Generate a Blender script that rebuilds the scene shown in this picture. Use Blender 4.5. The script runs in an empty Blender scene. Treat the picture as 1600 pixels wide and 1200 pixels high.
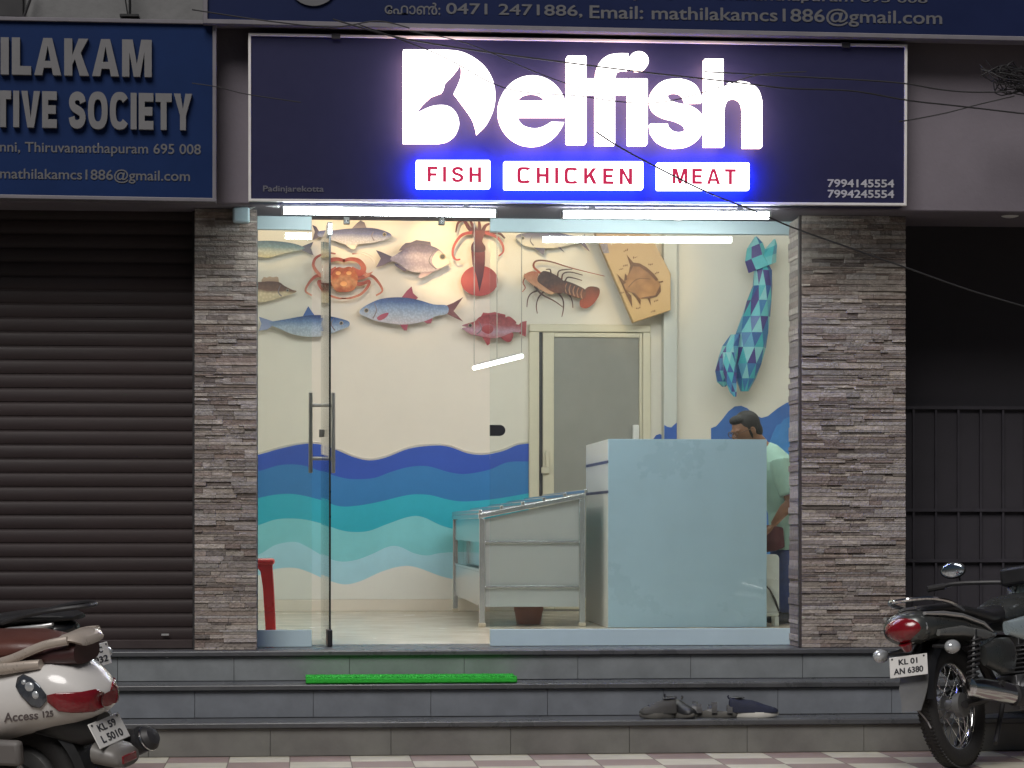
import bpy, bmesh, math, random
from math import sin, cos, pi, radians as R
from mathutils import Vector, Matrix
from mathutils.geometry import tessellate_polygon
random.seed(7)
S = bpy.context.scene
C = S.collection
V = Vector

# ------------------------------------------------------------------ camera, world, sun, exposure
FPX = 3850.0; PSI = math.atan(330 / FPX); DCAM = 13.6; ZCAM = .68; HOR = 819.0
cam = bpy.data.objects.new('camera', bpy.data.cameras.new('camera')); C.objects.link(cam)
cam.location = (0, -DCAM, ZCAM); cam.rotation_euler = (pi / 2, 0, -PSI)
cam.data.sensor_width = 36; cam.data.lens = 36 * FPX / 1600
cam.data.shift_y = (HOR - 600) / 1600
cam.data.clip_end = 500
S.camera = cam

def P(u, v, Y=None, X=None, Z=None):
    """a point of the photograph on a plane of the building"""
    a = (u - 800) / FPX; b = (HOR - v) / FPX
    d = V((sin(PSI) + a * cos(PSI), cos(PSI) - a * sin(PSI), b))
    t = (Y + DCAM) / d.y if Y is not None else X / d.x if X is not None else (Z - ZCAM) / d.z
    return V((0, -DCAM, ZCAM)) + d * t

SUN_EL, SUN_AZ = 47, -20
W = bpy.data.worlds.new('World'); S.world = W; W.use_nodes = True
wn = W.node_tree.nodes; sky = wn.new('ShaderNodeTexSky'); sky.sky_type = 'NISHITA'; sky.sun_disc = False
sky.sun_elevation = R(SUN_EL); sky.sun_rotation = R(180 + SUN_AZ)
W.node_tree.links.new(sky.outputs[0], wn['Background'].inputs[0]); wn['Background'].inputs[1].default_value = .010
sl = bpy.data.lights.new('street_glow', 'SUN'); sl.energy = 2.4; sl.angle = R(32); sl.color = (1, .965, .93)
so = bpy.data.objects.new('street_glow', sl); C.objects.link(so)
so.rotation_euler = (R(90 - SUN_EL), 0, R(SUN_AZ))
S.view_settings.view_transform = 'Standard'; S.view_settings.look = 'None'
S.view_settings.exposure = 0; S.view_settings.gamma = 1; S.view_settings.use_curve_mapping = False
S.render.engine = 'CYCLES'
S.cycles.use_denoising = True
S.cycles.max_bounces = 8; S.cycles.diffuse_bounces = 4; S.cycles.transparent_max_bounces = 16
S.cycles.sample_clamp_indirect = 6; S.cycles.caustics_reflective = False; S.cycles.caustics_refractive = False

# ------------------------------------------------------------------ materials
def lin(c): return tuple((x / 255 / 12.92) if x / 255 <= .04045 else ((x / 255 + .055) / 1.055) ** 2.4 for x in c)

def mat(name, col, rough=.6, metal=0, var=.12, scale=9, bump=0, bscale=60, srgb=False, coat=0, spec=.5, rvar=.08, stretch=None):
    if srgb: col = lin(col)
    m = bpy.data.materials.new(name); m.use_nodes = True
    nt = m.node_tree; N, L = nt.nodes, nt.links; b = N['Principled BSDF']
    b.inputs['Metallic'].default_value = metal; b.inputs['Coat Weight'].default_value = coat
    b.inputs['Specular IOR Level'].default_value = spec
    tc = N.new('ShaderNodeTexCoord'); mp = N.new('ShaderNodeMapping'); L.new(tc.outputs['Object'], mp.inputs[0])
    if stretch: mp.inputs['Scale'].default_value = stretch
    n = N.new('ShaderNodeTexNoise'); n.inputs['Scale'].default_value = scale; n.inputs['Detail'].default_value = 6; n.inputs['Roughness'].default_value = .65
    L.new(mp.outputs[0], n.inputs[0])
    r = N.new('ShaderNodeMapRange'); r.inputs[3].default_value = 1 - var * 2; r.inputs[4].default_value = 1 + var * 2
    L.new(n.outputs[0], r.inputs[0])
    mx = N.new('ShaderNodeMix'); mx.data_type = 'RGBA'; mx.blend_type = 'MULTIPLY'; mx.inputs[0].default_value = 1
    mx.inputs[6].default_value = (*col, 1); L.new(r.outputs[0], mx.inputs[7]); L.new(mx.outputs[2], b.inputs['Base Color'])
    r2 = N.new('ShaderNodeMapRange'); r2.inputs[3].default_value = max(.02, rough - rvar * 2); r2.inputs[4].default_value = min(1, rough + rvar * 2)
    L.new(n.outputs[0], r2.inputs[0]); L.new(r2.outputs[0], b.inputs['Roughness'])
    if bump:
        n2 = N.new('ShaderNodeTexNoise'); n2.inputs['Scale'].default_value = bscale; n2.inputs['Detail'].default_value = 5
        L.new(mp.outputs[0], n2.inputs[0])
        bp = N.new('ShaderNodeBump'); bp.inputs['Strength'].default_value = bump; bp.inputs['Distance'].default_value = .01
        L.new(n2.outputs[0], bp.inputs['Height']); L.new(bp.outputs[0], b.inputs['Normal'])
    m['mx'] = mx.name
    return m

def emit(name, col, strength):
    m = bpy.data.materials.new(name); m.use_nodes = True
    N = m.node_tree.nodes; N.clear(); e = N.new('ShaderNodeEmission'); o = N.new('ShaderNodeOutputMaterial')
    e.inputs[0].default_value = (*col, 1); e.inputs[1].default_value = strength
    m.node_tree.links.new(e.outputs[0], o.inputs[0]); return m

def glass_mat(name, tint, refl=1.0, veil=.0):
    m = bpy.data.materials.new(name); m.use_nodes = True
    nt = m.node_tree; N, L = nt.nodes, nt.links; N.clear()
    t = N.new('ShaderNodeBsdfTransparent'); t.inputs[0].default_value = (*tint, 1)
    g = N.new('ShaderNodeBsdfGlossy'); g.inputs['Roughness'].default_value = .02
    d = N.new('ShaderNodeBsdfDiffuse'); d.inputs[0].default_value = (.7, .78, .75, 1)
    f = N.new('ShaderNodeFresnel'); f.inputs[0].default_value = 1.5
    k = N.new('ShaderNodeMath'); k.operation = 'MULTIPLY'; k.inputs[1].default_value = refl; L.new(f.outputs[0], k.inputs[0])
    tc = N.new('ShaderNodeTexCoord'); n = N.new('ShaderNodeTexNoise'); n.inputs['Scale'].default_value = 4; n.inputs['Detail'].default_value = 8
    L.new(tc.outputs['Object'], n.inputs[0])
    rr = N.new('ShaderNodeMapRange'); rr.inputs[1].default_value = .4; rr.inputs[2].default_value = .8; rr.inputs[3].default_value = veil * .5; rr.inputs[4].default_value = veil * 2
    L.new(n.outputs[0], rr.inputs[0])
    m0 = N.new('ShaderNodeMixShader'); L.new(rr.outputs[0], m0.inputs[0]); L.new(t.outputs[0], m0.inputs[1]); L.new(d.outputs[0], m0.inputs[2])
    mx = N.new('ShaderNodeMixShader'); L.new(k.outputs[0], mx.inputs[0]); L.new(m0.outputs[0], mx.inputs[1]); L.new(g.outputs[0], mx.inputs[2])
    o = N.new('ShaderNodeOutputMaterial'); L.new(mx.outputs[0], o.inputs[0]); return m

def ramp_mat(name, stops, axis='Z', rough=.45, scale=0, noise=.12, nscale=6, vec='Generated', spots=None):
    """printed artwork: colours run along one axis of the piece, broken by noise"""
    m = bpy.data.materials.new(name); m.use_nodes = True
    nt = m.node_tree; N, L = nt.nodes, nt.links; b = N['Principled BSDF']; b.inputs['Roughness'].default_value = rough; b.inputs['Specular IOR Level'].default_value = .3
    tc = N.new('ShaderNodeTexCoord'); sx = N.new('ShaderNodeSeparateXYZ'); L.new(tc.outputs[vec], sx.inputs[0])
    n = N.new('ShaderNodeTexNoise'); n.inputs['Scale'].default_value = nscale; n.inputs['Detail'].default_value = 5; L.new(tc.outputs['Object'], n.inputs[0])
    a = N.new('ShaderNodeMapRange'); a.inputs[3].default_value = -noise; a.inputs[4].default_value = noise; L.new(n.outputs[0], a.inputs[0])
    ad = N.new('ShaderNodeMath'); L.new(sx.outputs[axis], ad.inputs[0]); L.new(a.outputs[0], ad.inputs[1])
    cr = N.new('ShaderNodeValToRGB'); L.new(ad.outputs[0], cr.inputs[0])
    e = cr.color_ramp.elements
    while len(e) < len(stops): e.new(.5)
    for i, (p, c) in enumerate(stops): e[i].position = p; e[i].color = (*lin(c), 1)
    out = cr.outputs[0]
    if scale:
        v = N.new('ShaderNodeTexVoronoi'); v.inputs['Scale'].default_value = scale; L.new(tc.outputs['Object'], v.inputs[0])
        q = N.new('ShaderNodeMapRange'); q.inputs[2].default_value = .7; q.inputs[3].default_value = 1.0; q.inputs[4].default_value = .72; L.new(v.outputs[0], q.inputs[0])
        mx = N.new('ShaderNodeMix'); mx.data_type = 'RGBA'; mx.blend_type = 'MULTIPLY'; mx.inputs[0].default_value = 1
        L.new(out, mx.inputs[6]); L.new(q.outputs[0], mx.inputs[7]); out = mx.outputs[2]
    L.new(out, b.inputs['Base Color']); return m

def attr_mat(name, rough=.8, bump=.4, bscale=70, var=.25, metal=0):
    m = mat(name, (1, 1, 1), rough, metal, var, 30, bump, bscale)
    nt = m.node_tree; a = nt.nodes.new('ShaderNodeAttribute'); a.attribute_name = 'stone'
    nt.links.new(a.outputs['Color'], nt.nodes[m['mx']].inputs[6]); return m

# ------------------------------------------------------------------ mesh building
class MB:
    def __init__(s): s.v = []; s.f = []; s.c = []; s.col = None
    def add(s, vs, fs):
        o = len(s.v); s.v += [V(p) for p in vs]; s.f += [[o + i for i in f] for f in fs]; s.c += [s.col] * len(fs); return s
    def box(s, x0, x1, y0, y1, z0, z1):
        return s.add([(x, y, z) for z in (z0, z1) for x, y in ((x0, y0), (x1, y0), (x1, y1), (x0, y1))],
                     [(3, 2, 1, 0), (4, 5, 6, 7), (0, 1, 5, 4), (1, 2, 6, 5), (2, 3, 7, 6), (3, 0, 4, 7)])
    def obox(s, c, size, M=None):
        o = len(s.v); hx, hy, hz = [q / 2 for q in size]; s.box(-hx, hx, -hy, hy, -hz, hz)
        for i in range(o, len(s.v)): s.v[i] = (M @ s.v[i] if M else s.v[i]) + V(c)
        return s
    def loft(s, rings, cap=True, closed=False):
        n = len(rings[0]); vs = [p for r in rings for p in r]; fs = []
        m = len(rings)
        for i in range(m if closed else m - 1):
            for j in range(n):
                k = (j + 1) % n; i2 = (i + 1) % m
                fs.append((i * n + j, i * n + k, i2 * n + k, i2 * n + j))
        if cap and not closed: fs += [tuple(reversed(range(n))), tuple(range((m - 1) * n, m * n))]
        return s.add(vs, fs)
    def tube(s, path, r, n=8, closed=False, flat=None):
        path = [V(p) for p in path]; m = len(path)
        rs = r if isinstance(r, (list, tuple)) else [r] * m
        rings = []; up = None
        for i, p in enumerate(path):
            a = path[(i - 1) % m] if (closed or i > 0) else p; b = path[(i + 1) % m] if (closed or i < m - 1) else p
            t = (b - a).normalized()
            if up is None:
                up = V((0, 0, 1)) if abs(t.z) < .9 else V((1, 0, 0))
            sd = t.cross(up).normalized(); up = sd.cross(t).normalized()
            k = flat or 1
            rings.append([p + sd * (cos(2 * pi * j / n) * rs[i]) + up * (sin(2 * pi * j / n) * rs[i] * k) for j in range(n)])
        return s.loft(rings, True, closed)
    def prism(s, poly, off, holes=()):
        poly = [V(p) for p in poly]; off = V(off); loops = [poly] + [[V(p) for p in h] for h in holes]
        nrm = off.normalized(); ax = V((0, 0, 1)) if abs(nrm.z) < .9 else V((1, 0, 0)); e1 = nrm.cross(ax).normalized(); e2 = nrm.cross(e1)
        flat = [p for l in loops for p in l]
        tris = tessellate_polygon([[V((p.dot(e1), p.dot(e2), 0)) for p in l] for l in loops])
        n = len(flat); fs = [tuple(t) for t in tris] + [tuple(n + i for i in reversed(t)) for t in tris]
        o = 0
        for l in loops:
            k = len(l)
            for i in range(k): fs.append((o + i, o + (i + 1) % k, n + o + (i + 1) % k, n + o + i))
            o += k
        return s.add(flat + [p + off for p in flat], fs)
    def ell(s, c, r, M=None, nu=16, nv=10):
        c = V(c); rr = r if isinstance(r, (list, tuple)) else (r, r, r); vs = []; fs = []
        for i in range(1, nv):
            th = pi * i / nv
            for j in range(nu):
                ph = 2 * pi * j / nu; p = V((rr[0] * sin(th) * cos(ph), rr[1] * sin(th) * sin(ph), rr[2] * cos(th)))
                vs.append(c + (M @ p if M else p))
        tp = V((0, 0, rr[2])); vs += [c + (M @ tp if M else tp), c - (M @ tp if M else tp)]; a = len(vs) - 2
        for i in range(nv - 2):
            for j in range(nu): k = (j + 1) % nu; fs.append((i * nu + j, i * nu + nu + j, i * nu + nu + k, i * nu + k))
        for j in range(nu): k = (j + 1) % nu; fs += [(a, j, k), (a + 1, (nv - 2) * nu + k, (nv - 2) * nu + j)]
        return s.add(vs, fs)
    def lathe(s, prof, c, M=None, n=28):
        rings = [[V(c) + (M @ V((r * cos(2 * pi * j / n), r * sin(2 * pi * j / n), z)) if M else V((r * cos(2 * pi * j / n), r * sin(2 * pi * j / n), z))) for j in range(n)] for r, z in prof]
        return s.loft(rings, True)
    def torus(s, c, R0, r, axis='Y', n=48, k=12, sq=1.0):
        rings = []
        for i in range(n):
            a = 2 * pi * i / n; ring = []
            for j in range(k):
                b = 2 * pi * j / k; q = R0 + r * cos(b); h = r * sin(b) * sq
                p = V((q * cos(a), h, q * sin(a))) if axis == 'Y' else V((h, q * cos(a), q * sin(a))) if axis == 'X' else V((q * cos(a), q * sin(a), h))
                ring.append(V(c) + p)
            rings.append(ring)
        return s.loft(rings, False, True)
    def build(s, name, m, parent=None, bevel=0, smooth=35, local=False, seg=2):
        me = bpy.data.meshes.new(name); off = V((0, 0, 0))
        if parent is not None and not local: off = worldloc(parent)
        me.from_pydata([tuple(p - off) for p in s.v], [], s.f)
        bm = bmesh.new(); bm.from_mesh(me); bmesh.ops.recalc_face_normals(bm, faces=bm.faces); bm.to_mesh(me); bm.free()
        if any(c is not None for c in s.c):
            at = me.color_attributes.new('stone', 'FLOAT_COLOR', 'CORNER')
            for p in me.polygons:
                for li in p.loop_indices: at.data[li].color = (*(s.c[p.index] or (1, 1, 1)), 1)
        return link(name, me, m, parent, bevel, smooth, seg)

def worldloc(o):
    p = V((0, 0, 0))
    while o is not None: p = p + V(o.location); o = o.parent
    return p

def link(name, me, m, parent=None, bevel=0, smooth=35, seg=2):
    o = bpy.data.objects.new(name, me); C.objects.link(o)
    if m is not None: me.materials.append(m)
    if smooth:
        me.shade_smooth()
        me.set_sharp_from_angle(angle=R(smooth))
    if parent is not None: o.parent = parent
    if bevel:
        b = o.modifiers.new('bevel', 'BEVEL'); b.width = bevel; b.segments = seg; b.limit_method = 'ANGLE'; b.angle_limit = R(40)
    return o

def tag(o, label, cat, group=None):
    o['label'] = label; o['category'] = cat
    if group: o['group'] = group
    return o

def thing(name, label, cat, loc=(0, 0, 0), rz=0, group=None):
    o = bpy.data.objects.new(name, None); C.objects.link(o); o.location = loc; o.rotation_euler = (0, 0, rz); o.empty_display_size = .1
    return tag(o, label, cat, group)

def struct(o): o['kind'] = 'structure'; return o

def text_mesh(body, extrude=.004, offset=.0, shear=0):
    cu = bpy.data.curves.new('lettering', 'FONT'); cu.body = body; cu.size = 1; cu.extrude = extrude; cu.offset = offset; cu.shear = shear
    cu.resolution_u = 4
    o = bpy.data.objects.new('lettering', cu); C.objects.link(o)
    dg = bpy.context.evaluated_depsgraph_get(); me = bpy.data.meshes.new_from_object(o.evaluated_get(dg))
    C.objects.unlink(o); bpy.data.objects.remove(o); bpy.data.curves.remove(cu); return me

def embolden(me, d):
    """thicken glyphs with copies shifted by a hair, each a little deeper than the last"""
    if d <= 0: return me
    vs = [v.co.copy() for v in me.vertices]; fs = [list(p.vertices) for p in me.polygons]; n = len(vs); V2, F2 = [], []
    for k, (dx, dy) in enumerate(((0, 0), (-d, 0), (d, 0), (0, -d), (0, d), (-d * .7, -d * .7), (d * .7, d * .7), (-d * .7, d * .7), (d * .7, -d * .7))):
        V2 += [(v.x + dx, v.y + dy, v.z * (1 - .05 * k)) for v in vs]; F2 += [[i + n * k for i in f] for f in fs]
    me.clear_geometry(); me.from_pydata(V2, [], F2); return me

def bounds(me):
    xs = [v.co.x for v in me.vertices]; ys = [v.co.y for v in me.vertices]; return min(xs), max(xs), min(ys), max(ys)

def lettering(name, body, m, parent, bl, br, tl, depth=.004, offset=.012, full=None, local=False, tail=None, shear=0):
    """body fills the box bl (bottom left), br (bottom right), tl (top left); full is a longer text whose right end is body"""
    me = embolden(text_mesh(full or body, 1, 0, shear), offset); x0, x1, y0, y1 = bounds(me)
    if full:
        mb = embolden(text_mesh(body, 1, 0), offset); a0, a1, y0, y1 = bounds(mb); bpy.data.meshes.remove(mb); x0 = x1 - (a1 - a0)
    bl, br, tl = V(bl), V(br), V(tl); ex = (br - bl) / (x1 - x0); ey = (tl - bl) / (y1 - y0); ez = ex.cross(ey).normalized() * depth
    off = worldloc(parent) if (parent is not None and not local) else V((0, 0, 0))
    for v in me.vertices:
        c = v.co.copy(); v.co = bl + ex * (c.x - x0) + ey * (c.y - y0) + ez * (c.z + 1) / 2 - off
    me.name = name; me.materials.clear()
    return link(name, me, m, parent, 0, 30)

def spline(pts, k=5, closed=True):
    pts = [V(p) for p in pts]; n = len(pts); out = []
    for i in range(n if closed else n - 1):
        g = (lambda j: pts[j % n]) if closed else (lambda j: pts[max(0, min(n - 1, j))])
        p0, p1, p2, p3 = g(i - 1), g(i), g(i + 1), g(i + 2)
        for t in range(k):
            t /= k
            out.append(.5 * ((2 * p1) + (p2 - p0) * t + (2 * p0 - 5 * p1 + 4 * p2 - p3) * t * t + (3 * p1 - p0 - 3 * p2 + p3) * t ** 3))
    if not closed: out.append(pts[-1])
    return out

def stroke(pts, w0, w1=None):
    """a tapering flat ribbon along 2D points, as a polygon"""
    p = [V((a[0], a[1], 0)) for a in spline([(q[0], q[1], 0) for q in pts], 5, False)]; n = len(p); w1 = w0 if w1 is None else w1
    l, r = [], []
    for i in range(n):
        t = (p[min(n - 1, i + 1)] - p[max(0, i - 1)]).normalized(); w = (w0 + (w1 - w0) * i / (n - 1)) / 2
        nn = V((-t.y, t.x, 0)); l.append(p[i] + nn * w); r.append(p[i] - nn * w)
    return [(q.x, q.y) for q in l + r[::-1]]

def glyph(ch, t, p=2.5):
    """outline, holes and width of a plain block capital of height 1 and stroke t"""
    def se(cx, cy, rx, ry, a0, a1, n=26):
        out = []
        for i in range(n + 1):
            a = R(a0 + (a1 - a0) * i / n); c, q = cos(a), sin(a)
            out.append((cx + rx * abs(c) ** (2 / p) * (1 if c > 0 else -1), cy + ry * abs(q) ** (2 / p) * (1 if q > 0 else -1)))
        return out
    if ch == 'I': return [(0, 0), (t, 0), (t, 1), (0, 1)], [], t
    if ch == '-': return [(0, .38), (.32, .38), (.32, .38 + t), (0, .38 + t)], [], .32
    if ch == 'L': w = .56; return [(0, 0), (w, 0), (w, t), (t, t), (t, 1), (0, 1)], [], w
    if ch == 'T': w = .64; c = w / 2; return [(c - t / 2, 0), (c + t / 2, 0), (c + t / 2, 1 - t), (w, 1 - t), (w, 1), (0, 1), (0, 1 - t), (c - t / 2, 1 - t)], [], w
    if ch == 'E': w = .58; a, b = .5 - t / 2, .5 + t / 2; return [(0, 0), (w, 0), (w, t), (t, t), (t, a), (w - .04, a), (w - .04, b), (t, b), (t, 1 - t), (w, 1 - t), (w, 1), (0, 1)], [], w
    if ch == 'F': w = .56; a, b = .48 - t / 2, .48 + t / 2; return [(0, 0), (t, 0), (t, a), (w - .05, a), (w - .05, b), (t, b), (t, 1 - t), (w, 1 - t), (w, 1), (0, 1)], [], w
    if ch == 'H': w = .68; a, b = .5 - t / 2, .5 + t / 2; return [(0, 0), (t, 0), (t, a), (w - t, a), (w - t, 0), (w, 0), (w, 1), (w - t, 1), (w - t, b), (t, b), (t, 1), (0, 1)], [], w
    if ch == 'A':
        w = .78; c = w / 2; f = lambda y: t + (c - t) * y / .80
        return [(0, 0), (t, 0), (f(.20), .20), (w - f(.20), .20), (w - t, 0), (w, 0), (c + .55 * t, 1), (c - .55 * t, 1)], [[(f(.22 + .7 * t), .22 + .7 * t), (w - f(.22 + .7 * t), .22 + .7 * t), (c, .80)]], w
    if ch == 'K': w = .72; return [(0, 0), (t, 0), (t, .30), (.24 + t * .3, .45), (w - 1.15 * t, 0), (w, 0), (.36 + t * .5, .62), (w - .02, 1), (w - .02 - 1.2 * t, 1), (t, .55), (t, 1), (0, 1)], [], w
    if ch == 'M': w = .86; c = w / 2; return [(0, 0), (.9 * t, 0), (.9 * t, .66), (c - .4 * t, 0), (c + .4 * t, 0), (w - .9 * t, .66), (w - .9 * t, 0), (w, 0), (w, 1), (w - 1.3 * t, 1), (c, .34), (1.3 * t, 1), (0, 1)], [], w
    if ch == 'N': w = .70; return [(0, 0), (t, 0), (t, .66), (w - t, 0), (w, 0), (w, 1), (w - t, 1), (w - t, .34), (t, 1), (0, 1)], [], w
    if ch == 'V': w = .74; c = w / 2; return [(c - .55 * t, 0), (c + .55 * t, 0), (w, 1), (w - 1.05 * t, 1), (c, .26), (1.05 * t, 1), (0, 1)], [], w
    if ch == 'Y': w = .72; c = w / 2; return [(c - t / 2, 0), (c + t / 2, 0), (c + t / 2, .40), (w, 1), (w - 1.12 * t, 1), (c, .58), (1.12 * t, 1), (0, 1), (c - t / 2, .40)], [], w
    if ch in 'PR':
        w = .62; o = [(0, 0), (t, 0), (t, .38)] + ([(.28, .38), (w - 1.1 * t, 0), (w, 0), (.44, .40)] if ch == 'R' else [(.36, .38)]) + se(.34, .69, w - .34, .31, -80, 88, 12) + [(0, 1)]
        return o, [[(t, .38 + t)] + se(.34, .69, w - .34 - t, .31 - t, -85, 85, 10) + [(t, 1 - t)]], w
    if ch == 'O': w = .78; return se(w / 2, .5, w / 2, .515, 0, 350, 35), [se(w / 2, .5, w / 2 - t, .515 - t * .9, 0, 350, 35)], w
    if ch == 'C': w = .74; return se(.39, .5, .39, .515, 38, 322) + se(.39, .5, .39 - t, .515 - t * .9, 318, 42), [], w
    if ch == 'S':
        w = .68; h = t / 2; k = 1 - t; x = lambda q: h + (w - t) * q; y = lambda q: h + k * q
        return stroke([(x(1), y(.77)), (x(.86), y(.95)), (x(.5), y(1.01)), (x(.13), y(.93)), (x(.03), y(.75)), (x(.2), y(.59)), (x(.52), y(.51)), (x(.88), y(.40)), (x(.98), y(.22)), (x(.82), y(.05)), (x(.47), y(-.01)), (x(.12), y(.05)), (x(0), y(.25))], t, t), [], w

def capitals(text, parent, m, u0, v0, u1, v1, y, slope=0, t=.22, gap=.1, depth=.01, full=None, p=2.5, space=.3, track=None):
    """block capitals filling a box of the photograph on the sign plane"""
    def wid(tx): return sum((space if c == ' ' else glyph(c, t, p)[2]) + (gap if i < len(tx) - 1 else 0) for i, c in enumerate(tx))
    k = (u1 - u0) / wid(text); full = full or text; x = u1 - wid(full) * k; mb = MB()
    for c in full:
        if c == ' ': x += (space + gap) * k; continue
        o, hs, w = glyph(c, t, p)
        f = lambda q: P(x + q[0] * k, v1 + (x + q[0] * k - u0) * slope - q[1] * (v1 - v0), Y=y)
        mb.prism([f(q) for q in o], (0, depth, 0), [[f(q) for q in h] for h in hs]); x += (w + gap) * k
    return mb.build('lettering', m, parent, 0, 30)

# ------------------------------------------------------------------ palette
M_wall = mat('cream_wall_paint', (.77, .735, .65), .55, var=.025, scale=3, bump=.05, bscale=25)
M_wall2 = mat('pale_grey_paint', (.60, .62, .58), .5, var=.03, scale=3)
M_ceil = mat('white_ceiling_paint', (.8, .8, .78), .8, var=.02)
M_floor = mat('cream_floor_tile', (.62, .55, .44), .22, var=.06, scale=3)
M_beam = mat('mauve_grey_render', (.17, .15, .175), .85, var=.14, scale=2.2, bump=.15, bscale=40)
M_grey = mat('old_cement_render', (.17, .17, .17), .9, var=.25, scale=2.5, bump=.3, bscale=25)
M_navy = mat('navy_sign_sheet', (.020, .021, .062), .5, var=.05, scale=20, spec=.2)
M_alu = mat('brushed_aluminium', (.72, .72, .72), .35, .85, var=.05)
M_white = mat('white_laminate', (.76, .77, .76), .35, var=.03)
M_coop = mat('blue_sign_sheet', (.0045, .020, .085), .55, var=.12, scale=3, spec=.15)
M_coop2 = mat('deep_blue_sign_sheet', (.008, .015, .06), .55, var=.12, scale=3, spec=.15)
M_glet = mat('grey_letter_paint', (.15, .148, .155), .6, var=.1)
M_glet2 = mat('dull_letter_paint', (.105, .105, .115), .6, var=.1)
M_dark = mat('dark_painted_metal', (.025, .024, .026), .5, var=.15)
M_black = mat('black_plastic', (.014, .014, .015), .42, var=.15)
M_rubber = mat('tyre_rubber', (.017, .016, .016), .75, var=.2, bump=.2)
M_chrome = mat('chrome_plate', (.75, .75, .76), .12, 1, var=.03, rvar=.03)
M_steel = mat('stainless_steel', (.60, .63, .65), .24, .75, var=.03, scale=1, stretch=(1, 1, 6), rvar=.02)
M_wire = mat('black_cable', (.015, .014, .016), .6)

# ------------------------------------------------------------------ ground
def tiles_mat():
    m = mat('checkered_paver', (1, 1, 1), .55, var=.16, scale=7, bump=.12, bscale=90)
    nt = m.node_tree; N, L = nt.nodes, nt.links
    tc = N.new('ShaderNodeTexCoord'); ck = N.new('ShaderNodeTexChecker'); ck.inputs['Scale'].default_value = 1 / .305
    ck.inputs[1].default_value = (.50, .47, .39, 1); ck.inputs[2].default_value = (.27, .20, .185, 1)
    mp = N.new('ShaderNodeMapping'); mp.inputs['Location'].default_value = (.055, .06, .51); L.new(tc.outputs['Object'], mp.inputs[0]); L.new(mp.outputs[0], ck.inputs[0])
    bk = N.new('ShaderNodeTexBrick'); bk.offset = 0; bk.inputs['Scale'].default_value = 1; bk.inputs['Mortar Size'].default_value = .003; bk.inputs['Brick Width'].default_value = .305; bk.inputs['Row Height'].default_value = .305
    bk.inputs['Color1'].default_value = bk.inputs['Color2'].default_value = (1, 1, 1, 1); bk.inputs['Mortar'].default_value = (.35, .33, .3, 1)
    L.new(mp.outputs[0], bk.inputs[0])
    mx = N.new('ShaderNodeMix'); mx.data_type = 'RGBA'; mx.blend_type = 'MULTIPLY'; mx.inputs[0].default_value = 1
    L.new(ck.outputs[0], mx.inputs[6]); L.new(bk.outputs[0], mx.inputs[7]); L.new(mx.outputs[2], N[m['mx']].inputs[6]); return m
ZG = -.505
struct(MB().add([(-250, -250, ZG - .13), (250, -250, ZG - .13), (250, 250, ZG - .13), (-250, 250, ZG - .13)], [(0, 1, 2, 3)]).build('street', mat('asphalt', (.05, .05, .05), .9, var=.2, bump=.4, bscale=120)))
struct(MB().box(-12, 16, -6.2, 12, ZG - .12, ZG).build('pavement', tiles_mat()))

# entrance steps: granite slabs under dark nosings
st = thing('entrance_steps', 'three grey granite entrance steps with black nosings running across the shop front', 'steps', (1.3, -.5, ZG))
M_gran = [mat('grey_granite', (.185, .20, .21), .5, var=.20, scale=5, bump=.06), mat('slate_granite', (.155, .168, .19), .5, var=.20, scale=5, bump=.06), mat('brown_grey_granite', (.145, .142, .132), .55, var=.24, scale=4, bump=.08)]
M_nose = mat('black_granite_nosing', (.065, .067, .072), .3, var=.3, scale=4, rvar=.16, bump=.05)
levels = [(.004, -.38, -.158), (-.158, -.68, -.331), (-.331, -.98, ZG)]
XL, XR = -6.0, 9.0
for i, (zt, yf, zb) in enumerate(levels):
    a = MB(); x = XL + (.11, .53, .31)[i]
    w = .615
    while x < XR:
        a.box(x + .0011, min(XR, x + w) - .0011, yf, yf + .02, zb + .003, zt - .032); x += w
    a.build('riser', M_gran[i], st, .0009)
    back = levels[i - 1][1] + .02 if i else 0.30
    b = MB().box(XL, XR, yf - .022, back, zt - .03, zt); b.build('tread', M_nose, st, .006)
    MB().box(XL, XR, yf + .02, .3, zb if i == 2 else zb - .02, zt - .031).build('core', M_grey, st)

# ------------------------------------------------------------------ interior shell
XW = 4.1; YB = 5.62; XLW = -1.35; ZC_ = 3.12
struct(MB().box(XLW - .1, XW + .1, .302, YB + .1, -.05, .003).build('interior_floor', M_floor))
struct(MB().box(XLW - .1, XW + .1, .152, YB + .1, ZC_, ZC_ + .1).build('ceiling', M_ceil))

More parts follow.
